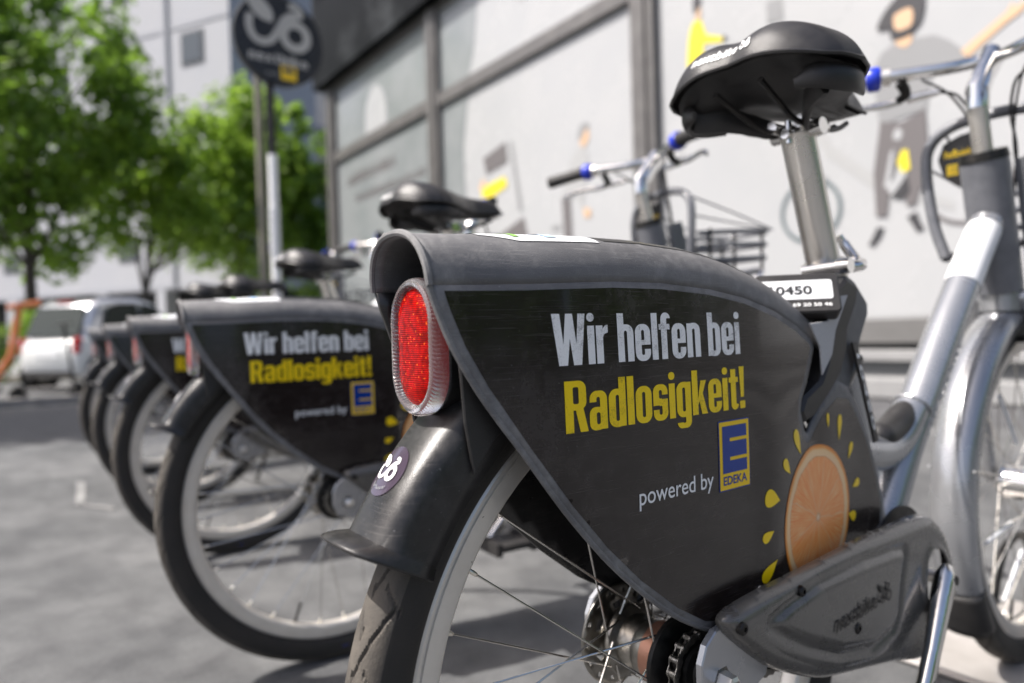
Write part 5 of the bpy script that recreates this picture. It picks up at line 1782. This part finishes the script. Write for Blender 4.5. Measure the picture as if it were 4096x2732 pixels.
    for s_ in (-1, 1):
        mb.tube(spline([(1.005, s_ * 0.045, 0.70), (1.02, s_ * 0.058, 0.655), (1.005, s_ * 0.050, 0.605)], 4), 0.008, 10)
        mb.box((1.01, s_ * 0.028, 0.628), (0.05, 0.016, 0.012))
    mb.obj('rim_brake', 'black_metal', B)
    for a_ in (R(196), R(231), R(265), R(130)):
        p1 = Vector((FH[0] + 0.245 * math.cos(a_), -0.010, WR + 0.245 * math.sin(a_)))
        p2 = Vector((FH[0] + 0.135 * math.cos(a_ + 0.10), -0.016, WR + 0.135 * math.sin(a_ + 0.10)))
        MB().tube([p1, p2], 0.0036, 8).obj('spoke_reflector', 'paper', B)
    # weld beads where the tubes meet
    for wc, wa, wr in ((Vector((0.597, 0, 0.5325)), Vector((0.55, 0, 0.43)), 0.0268), (Vector((0.392, 0, 0.4915)), Vector((0.07, 0, -0.013)), 0.0268), (Vector((0.935, 0, 0.856)), Vector((0.7, 0, 0.66)), 0.0285)):
        wa = wa.normalized(); e1 = wa.orthogonal().normalized(); e2 = wa.cross(e1)
        MB().tube([wc + (e1 * math.cos(2 * PI * i / 60) + e2 * math.sin(2 * PI * i / 60)) * (wr + 0.0006 * math.sin(i * 2.1)) for i in range(61)], 0.0022, 6, False).obj('weld_bead', 'silver', fr_)
    # cable along the down tube with clips, red print beside the reflective wrap
    cbl = [Vector(p) + Vector((0.020, 0.024, -0.022)) for p in dt[4:34:3]]
    MB().tube(cbl, 0.0028, 8).obj('tube_cable', 'grip', fr_)
    for i_ in (1, 4, 7):
        MB().tube([cbl[i_] + Vector((-0.006, 0, -0.006)), cbl[i_] + Vector((0.006, 0, 0.006))], 0.0048, 8).obj('cable_clip', 'black_metal', fr_)
    # word on the down tube, seen small and soft
    vt, ft = text2d('nextbike', 0.030, 0.20, 0.0006, 0.2)
    P = []
    tdir = Vector((0.645 - 0.86, 0, 0.565 - 0.785)).normalized()
    td2 = Vector((0, -1, 0))
    tn = Vector((0.69, 0, -0.72))
    for a_, b_ in vt:
        base = Vector((0.585, 0, 0.498)) - tdir * a_
        an = R(8) + b_ / 0.031
        P.append(base + (td2 * math.cos(an - 0.45) + tn * -math.sin(an - 0.45)) * 0.0281)
    mk('wordmark', P, ft, 'pgrey2', fr_, False)
    # ---------------- front basket: tube hoop, slatted tray, name plate
    bk_ = empty('front_basket', B)
    hp = spline([(0.965, 0.085, 0.79), (0.962, 0.104, 0.86), (0.960, 0.115, 0.96), (0.962, 0.108, 1.012), (0.965, 0.070, 1.042), (0.967, 0, 1.050), (0.965, -0.070, 1.042), (0.962, -0.108, 1.012), (0.960, -0.115, 0.96), (0.962, -0.104, 0.86), (0.965, -0.085, 0.79)], 5)
    MB().tube(hp, 0.0105, 14).obj('hoop', 'greytube', bk_)
    MB().tube([(0.965, 0.085, 0.79), (1.08, 0.075, 0.80), (1.27, 0.075, 0.83), (1.295, 0.05, 0.835), (1.295, -0.05, 0.835), (1.27, -0.075, 0.83), (1.08, -0.075, 0.80), (0.965, -0.085, 0.79)], 0.0095, 12).obj('tray_frame', 'greytube', bk_)
    for k in range(6):
        x_ = 1.02 + 0.046 * k
        MB().box((x_, 0, 0.806 + 0.005 * k), (0.016, 0.135, 0.006)).obj('tray_slat', 'plastic', bk_, False)
    for k, z_ in enumerate((0.852, 0.892, 0.93)):
        e = 0.004 * k
        lp = spline([(1.03, 0.062 + e, z_), (1.15, 0.074 + e, z_ + 0.01), (1.29, 0.080 + e, z_ + 0.018), (1.318 + e, 0.05, z_ + 0.02), (1.318 + e, -0.05, z_ + 0.02), (1.29, -0.080 - e, z_ + 0.018), (1.15, -0.074 - e, z_ + 0.01), (1.03, -0.062 - e, z_)], 4)
        MB().tube(lp, 0.0085, 8, True, (0.4, 0.9)).obj('tray_band', 'greytube', bk_)
    for y_ in (-0.118, 0.118):
        for x_ in (1.07, 1.17, 1.29):
            MB().tube([(x_, y_ * 0.62, 0.82), (x_, y_ * 0.66, 0.945)], 0.005, 8).obj('tray_post', 'plastic', bk_)
        MB().tube([(0.965, y_ * 0.7, 1.035), (1.14, y_ * 0.95, 0.985), (1.30, y_ * 0.9, 0.95)], 0.0028, 8).obj('wire', 'greytube', bk_)
        MB().tube([(0.963, y_ * 0.96, 0.97), (1.14, y_ * 1.02, 0.955), (1.28, y_ * 1.05, 0.945)], 0.0026, 8).obj('wire', 'greytube', bk_)
        MB().tube([(1.25, y_ * 0.9, 0.825), (1.15, y_ * 0.6, 0.70), (1.05, y_ * 0.35, 0.60)], 0.006, 8).obj('strut', 'chrome', bk_)
    pt = [(0.030, 0.925), (0.070, 0.930), (0.092, 0.955), (0.100, 0.985), (0.090, 1.014), (0.06, 1.026), (0.020, 1.030), (0.015, 0.96)]
    MB().prism(pt, 0.976, 0.981, 0.001, 'yz').obj('name_plate', 'plastic', bk_, False)
    for s_, zz in ((0, 0.985), ):
        vt, ft = text2d('Radlosigkeit!', 0.014, 0.062, 0.0006)
        mk('plate_print', [(0.9752, 0.088 - a_, zz + b_) for a_, b_ in vt], ft, 'yellow', bk_, False)
    vt, ft = text2d('E', 0.022, 0.02, 0.002)
    mk('plate_print', [(0.9752, 0.084 - a_, 0.950 + b_) for a_, b_ in vt], ft, 'yellow', bk_, False)
    return B


STEER = {'quill', 'stem', 'handlebar', 'grip', 'blue_ring', 'ring_clamp', 'brake_lever', 'fork_leg', 'mudguard_stay', 'fork_crown', 'front_mudguard', 'rim_brake', 'spoke_reflector', 'brake_cable', 'shift_cable'}
HEAD = Vector((0.912, 0, 0.962))
HAX = Vector((-0.26, 0, 0.966)).normalized()


def steer(B, ang):
    m = Matrix.Translation(HEAD) @ Matrix.Rotation(ang, 4, HAX) @ Matrix.Translation(-HEAD)
    for c in B.children:
        nm = c.name.split('.')[0]
        front = nm == 'wheel' and any((ch.name.split('.')[0] == 'spoke' and ch.matrix_local.translation.x > 0.6) for ch in c.children)
        if nm in STEER or front:
            c.matrix_local = m @ c.matrix_local


def seat(B, dz):
    ax = Vector((0.2925 - 0.366, 0, 0.905 - 0.690)).normalized()
    for c in B.children:
        if c.name.split('.')[0] in ('saddle', 'seat_post'):
            c.location = c.location + ax * dz


bike = build_bike()
GRP = 'rental bikes parked in a row'
spots = [((0.028, 0.902, -0.10), 0.14, 0.0, 'second rental bike in the row, its bars turned, directly behind the nearest one'),
         ((0.06, 1.79, -0.03), 0.05, -0.045, 'third rental bike from the front, half hidden behind the second'),
         ((0.09, 2.63, -0.02), -0.04, -0.055, 'fourth rental bike in the row, second from the far end'),
         ((0.11, 3.40, -0.02), 0.03, -0.03, 'farthest rental bike at the end of the row')]
lean_ = {'secon': R(-0.6), 'third': R(1.2), 'fourt': R(-1.5), 'farth': R(0.8)}
for (px_, py_, rz_), sa_, dz_, lb in spots:
    c = copy_tree(bike)
    c.location = (px_, py_, 0)
    c.rotation_euler = (lean_[lb[:5]], 0, rz_)
    tag(c, lb, 'bicycle', GRP)
    steer(c, sa_)
    seat(c, dz_)
tag(bike, 'nearest rental bike with sharp advert panel, red tail light and orange slice print', 'bicycle', GRP)

#PART4
# ------------------------------------------------------------------ bike stands under the front wheels
M['standmetal'] = worn('dull_galvanised', (0.34, 0.32, 0.30), (0.42, 0.40, 0.385), (0.5, 0.65), 12, metal=0.3)


def stand():
    s = empty('bike_stand')
    MB().prism([(0.86, -0.16), (1.34, -0.16), (1.34, 0.16), (0.86, 0.16)], 0.004, 0.012, 0.002, 'xy').obj('base_plate', 'standmetal', s, False)
    for y_ in (-0.042, 0.042):
        MB().tube(spline([(1.02, y_, 0.012), (1.04, y_, 0.10), (1.10, y_, 0.19), (1.22, y_, 0.20), (1.30, y_, 0.10), (1.31, y_, 0.012)], 5), 0.009, 10).obj('wheel_guide', 'black_metal', s)
    MB().box((1.16, 0, 0.022), (0.20, 0.10, 0.018)).obj('shoe', 'plastic', s, False)
    for x_, y_ in ((0.90, -0.12), (0.90, 0.12), (1.30, -0.12), (1.30, 0.12)):
        MB().lathe([(0.0, 0.021), (0.008, 0.0205), (0.0125, 0.012)], (x_, y_, 0), 12, 'z').obj('anchor_bolt', 'chrome', s)
    return s


st0 = stand()
GS_ = 'wheel stands under the front wheels'
tag(st0, 'galvanised wheel stand under the front wheel of the nearest bike', 'bike stand', GS_)
for i, ((px_, py_, rz_), _, _, lb) in enumerate(spots):
    c = copy_tree(st0)
    c.location = (px_, py_, 0)
    c.rotation_euler = (0, 0, rz_)
    tag(c, 'galvanised wheel stand under the %s rental bike from the front' % ('second', 'third', 'fourth', 'farthest')[i], 'bike stand', GS_)

# ------------------------------------------------------------------ round station sign on its pole
sg = empty('station_sign', None, (1.34, 5.0, 0))
tag(sg, 'round black station sign with white two wheel emblem on a thin dark pole', 'sign')
MB().lathe([(0.0, -0.03), (0.355, -0.03), (0.362, -0.024), (0.362, 0.024), (0.355, 0.03), (0, 0.03)], (0, 0, 3.055), 64).obj('sign_disc', 'fender', sg, True, 30)
MB().tube([(-0.07, 0.045, 0), (-0.07, 0.045, 3.3)], 0.032, 14).obj('pole', 'black_metal', sg)
MB().lathe([(0.0, 0.012), (0.11, 0.012), (0.12, 0.0)], (-0.07, 0.045, 0), 20, 'z').obj('pole_foot', 'black_metal', sg)
M['signwhite'] = principled('sign_lettering', (0.50, 0.48, 0.44), 0.5)
M['signblue'] = principled('sign_logo_ink', (0.05, 0.055, 0.09), 0.5)
put_logo('emblem', lambda u, v_, l: (u, -0.0315 - l * 20, v_), -0.265, 2.985, 0.262, 'signwhite', sg)
letters(lambda a, b: (-0.25 + a, -0.0312, 2.862 + b), glyphs2d('nextbike', 0.075, 0.47, 8.0), 'signwhite', sg)
vt, ft = text2d('powered by', 0.024, 0.10, 0.0)
mk('sign_credit', [(-0.115 + a, -0.0312, 2.765 + b) for a, b in vt], ft, 'signwhite', sg, False)
lg = MB().prism([(0.0, 2.745), (0.125, 2.745), (0.125, 2.855), (0.0, 2.855)], -0.0312, -0.0335, 0).obj('sign_logo', 'logoyellow', sg, False)
for z0, z1 in ((2.80, 2.812), (2.815, 2.827), (2.830, 2.842)):
    MB().box((0.062, -0.0342, (z0 + z1) / 2), (0.09, 0.001, z1 - z0)).obj('sign_logo_bar', 'signblue', lg, False)

# white ribbed bollard post beside it and a plain brown-grey post further back
wp = empty('ribbed_post', None, (1.13, 4.6, 0))
tag(wp, 'white ribbed tubular post standing in front of the sign pole', 'post')
MB().tube([(0, 0, 0), (0, 0, 2.03)], 0.032, 16).obj('post_core', 'white', wp)
for k in range(11):
    z = 1.30 + 0.032 * k
    MB().lathe([(0.032, z), (0.040, z + 0.006), (0.040, z + 0.016), (0.032, z + 0.022)], (0, 0, 0), 16, 'z').obj('rib', 'paper', wp)
bp2 = empty('brown_post', None, (1.78, 7.0, 0))
tag(bp2, 'slim brownish grey post rising between the trees and the round sign', 'post')
M['brownpost'] = worn('weathered_post', (0.20, 0.185, 0.14), (0.27, 0.25, 0.20), (0.6, 0.75), 6)
MB().tube([(0, 0, 0), (0, 0, 3.9)], [0.042, 0.036], 14).obj('shaft', 'brownpost', bp2)
MB().lathe([(0.0, 3.96), (0.05, 3.94), (0.058, 3.88)], (0, 0, 0), 14, 'z').obj('cap', 'brownpost', bp2)
MB().lathe([(0.09, 0.0), (0.09, 0.25), (0.056, 0.30)], (0, 0, 0), 14, 'z').obj('collar', 'brownpost', bp2)

# ------------------------------------------------------------------ small white car, rear three-quarter view
M['carwhite'] = principled('white_car_paint', (0.72, 0.73, 0.72), 0.25, coat=0.6)
M['carsilver'] = principled('silver_car_paint', (0.62, 0.63, 0.66), 0.28, metal=0.6, coat=0.5)
M['carglass'] = principled('tinted_car_glass', (0.018, 0.026, 0.022), 0.25, spec=0.25)
M['tailred'] = principled('car_lamp_red', (0.35, 0.01, 0.015), 0.2, coat=0.5)


def car():
    c = empty('parked_car')
    # x forward, rear at x = 0; side profile in (x, z), half width .76
    def loft(nm, secs, mat, parent=c, cap=True, n=1):
        """secs: list of (x, [(y, z) ...]) half outlines from bottom to top, mirrored"""
        v, f = [], []
        m = None
        for x_, half in secs:
            ring = [(x_, y_, z_) for y_, z_ in half] + [(x_, -y_, z_) for y_, z_ in half[::-1]]
            m = len(ring)
            v += ring
        for i in range(len(secs) - 1):
            for k in range(m):
                f.append((i * m + k, i * m + (k + 1) % m, (i + 1) * m + (k + 1) % m, (i + 1) * m + k))
        if cap:
            f.append(tuple(range(m - 1, -1, -1))); f.append(tuple(range((len(secs) - 1) * m, len(secs) * m)))
        o = MB().add(v, f).obj(nm, mat, parent, True, 35)
        return o
    def lower(w_, z0, z1, b=0.10):
        return [(w_ * 0.80, z0), (w_ * 0.95, z0 + 0.05), (w_, z0 + 0.2), (w_, z1 - 0.18), (w_ * 0.97, z1 - 0.05), (w_ * 0.90, z1)]
    body = loft('body', [(0.00, lower(0.62, 0.34, 0.78)), (0.05, lower(0.70, 0.28, 0.84)), (0.16, lower(0.755, 0.24, 0.90)), (0.5, lower(0.775, 0.22, 0.93)), (1.7, lower(0.775, 0.22, 0.93)), (2.2, lower(0.76, 0.24, 0.86)), (2.45, lower(0.70, 0.28, 0.76)), (2.52, lower(0.62, 0.34, 0.68))], 'carwhite')
    def cab(w_, z0, z1):
        return [(w_, z0), (w_ * 0.97, z0 + (z1 - z0) * 0.5), (w_ * 0.88, z1 - 0.06), (w_ * 0.78, z1)]
    loft('cell', [(0.13, cab(0.66, 0.88, 0.98)), (0.20, cab(0.71, 0.88, 1.18)), (0.32, cab(0.725, 0.88, 1.42)), (0.50, cab(0.73, 0.88, 1.52)), (1.2, cab(0.73, 0.88, 1.55)), (1.6, cab(0.72, 0.88, 1.47)), (2.05, cab(0.69, 0.86, 1.05)), (2.2, cab(0.66, 0.84, 0.90))], 'carsilver')
    MB().add([(0.075, 0.62, 0.92), (0.075, -0.62, 0.92), (0.270, -0.57, 1.40), (0.270, 0.57, 1.40)], [(0, 1, 2, 3)]).obj('rear_window', 'carglass', c, False)
    MB().add([(0.10, 0.60, 0.905), (0.10, -0.60, 0.905), (0.118, -0.60, 0.95), (0.118, 0.60, 0.95)], [(0, 1, 2, 3)]).obj('window_rail', 'carglass', c, False)
    MB().prism([(0.40, 1.00), (0.52, 1.38), (0.72, 1.44), (1.10, 1.45), (1.15, 1.00)], -0.745, -0.735, 0).obj('side_window', 'carglass', c, False)
    MB().prism([(1.20, 1.00), (1.18, 1.45), (1.50, 1.40), (1.86, 1.02)], -0.745, -0.735, 0).obj('side_window', 'carglass', c, False)
    MB().prism([(0.40, 1.00), (0.52, 1.38), (0.72, 1.44), (1.10, 1.45), (1.15, 1.00)], 0.735, 0.745, 0).obj('side_window', 'carglass', c, False)
    MB().box((0.80, 0, 1.563), (0.75, 0.95, 0.02)).obj('roof_panel', 'carglass', c, False)
    MB().box((0.36, 0, 1.485), (0.06, 0.34, 0.035)).obj('brake_lamp', 'tailred', c, False)
    for s_ in (-1, 1):
        for z_ in (0.70, 0.82):
            MB().lathe([(0.0, -0.02), (0.06, -0.02), (0.075, 0.0), (0.075, 0.08)], (0.02, s_ * 0.63, z_), 16, 'x').obj('tail_lamp', 'tailred', c)
    MB().box((0.0, 0, 0.63), (0.02, 0.52, 0.11)).obj('number_plate', 'paper', c, False)
    MB().box((0.04, 0, 0.30), (0.10, 1.1, 0.10)).obj('bumper_skirt', 'plastic', c, False)
    MB().box((0.155, -0.79, 0.60), (0.02, 0.02, 0.02)).obj('fuel_cap', 'plastic', c, False)
    for x_ in (0.40, 2.10):
        for s_ in (-1, 1):
            wh = empty('wheel', c)
            MB().lathe([(0.19, -0.09), (0.27, -0.09), (0.29, -0.06), (0.29, 0.06), (0.27, 0.09), (0.19, 0.09)], (x_, s_ * 0.68, 0.29), 28).obj('tyre', 'rubber', wh)
            MB().lathe([(0.0, -0.07), (0.07, -0.075), (0.19, -0.055), (0.195, 0.0), (0.19, 0.055), (0.07, 0.075), (0, 0.07)], (x_, s_ * 0.68, 0.29), 20).obj('rim', 'alu', wh)
            MB().lathe([(0.0, 0.0), (0.335, 0.0), (0.335, 0.012), (0, 0.012)], (x_, s_ * 0.775 - 0.006, 0.30), 28).obj('wheel_arch', 'recess', c)
            # arch disc shows as the dark well around the tyre
    for s_ in (-1, 1):
        MB().box((1.62, s_ * 0.84, 1.0), (0.10, 0.16, 0.12)).obj('wing_mirror', 'carsilver', c, False)
    return c


cr = car()
cr.location = (0.02, 11.2, 0)
cr.rotation_euler = (0, 0, R(33))
cr.scale = (0.86, 0.86, 0.88)
tag(cr, 'small white two seat car with silver safety cell and red tail lamps, seen from behind', 'car')

# slender scooter standing in front of the car, orange post leaning at the kerb
sco = empty('kick_scooter', None, (-0.05, 9.75, 0), R(20))
tag(sco, 'slender dark kick scooter standing in front of the white car', 'scooter')
MB().box((0.0, 0, 0.14), (0.55, 0.12, 0.035)).obj('deck', 'standmetal', sco, False)
MB().tube([(0.30, 0, 0.16), (0.20, 0, 0.95)], 0.018, 10).obj('steering_tube', 'black_metal', sco)
MB().tube([(0.20, -0.2, 0.95), (0.20, 0.2, 0.95)], 0.014, 10).obj('handlebar', 'black_metal', sco)
for x_ in (-0.32, 0.33):
    MB().lathe([(0.0, -0.02), (0.09, -0.02), (0.105, 0.0), (0.09, 0.02), (0, 0.02)], (x_, 0, 0.105), 20).obj('wheel', 'rubber', sco)
M['orangepaint'] = principled('faded_orange_paint', (0.55, 0.16, 0.05), 0.5)
op = empty('barrier_post', None, (-0.42, 12.6, 0))
tag(op, 'faded orange barrier bar leaning at the picture edge beside the white car', 'barrier')
MB().tube([(-0.25, 0, 0.02), (0.05, 0, 0.55), (0.18, 0, 1.35)], 0.05, 10).obj('bar', 'orangepaint', op)
MB().box((-0.26, 0, 0.03), (0.35, 0.35, 0.06)).obj('foot', 'recess', op, False)
MB().tube([(0.02, 0, 1.28), (0.45, 0.05, 1.36)], 0.045, 10).obj('cross_arm', 'orangepaint', op)
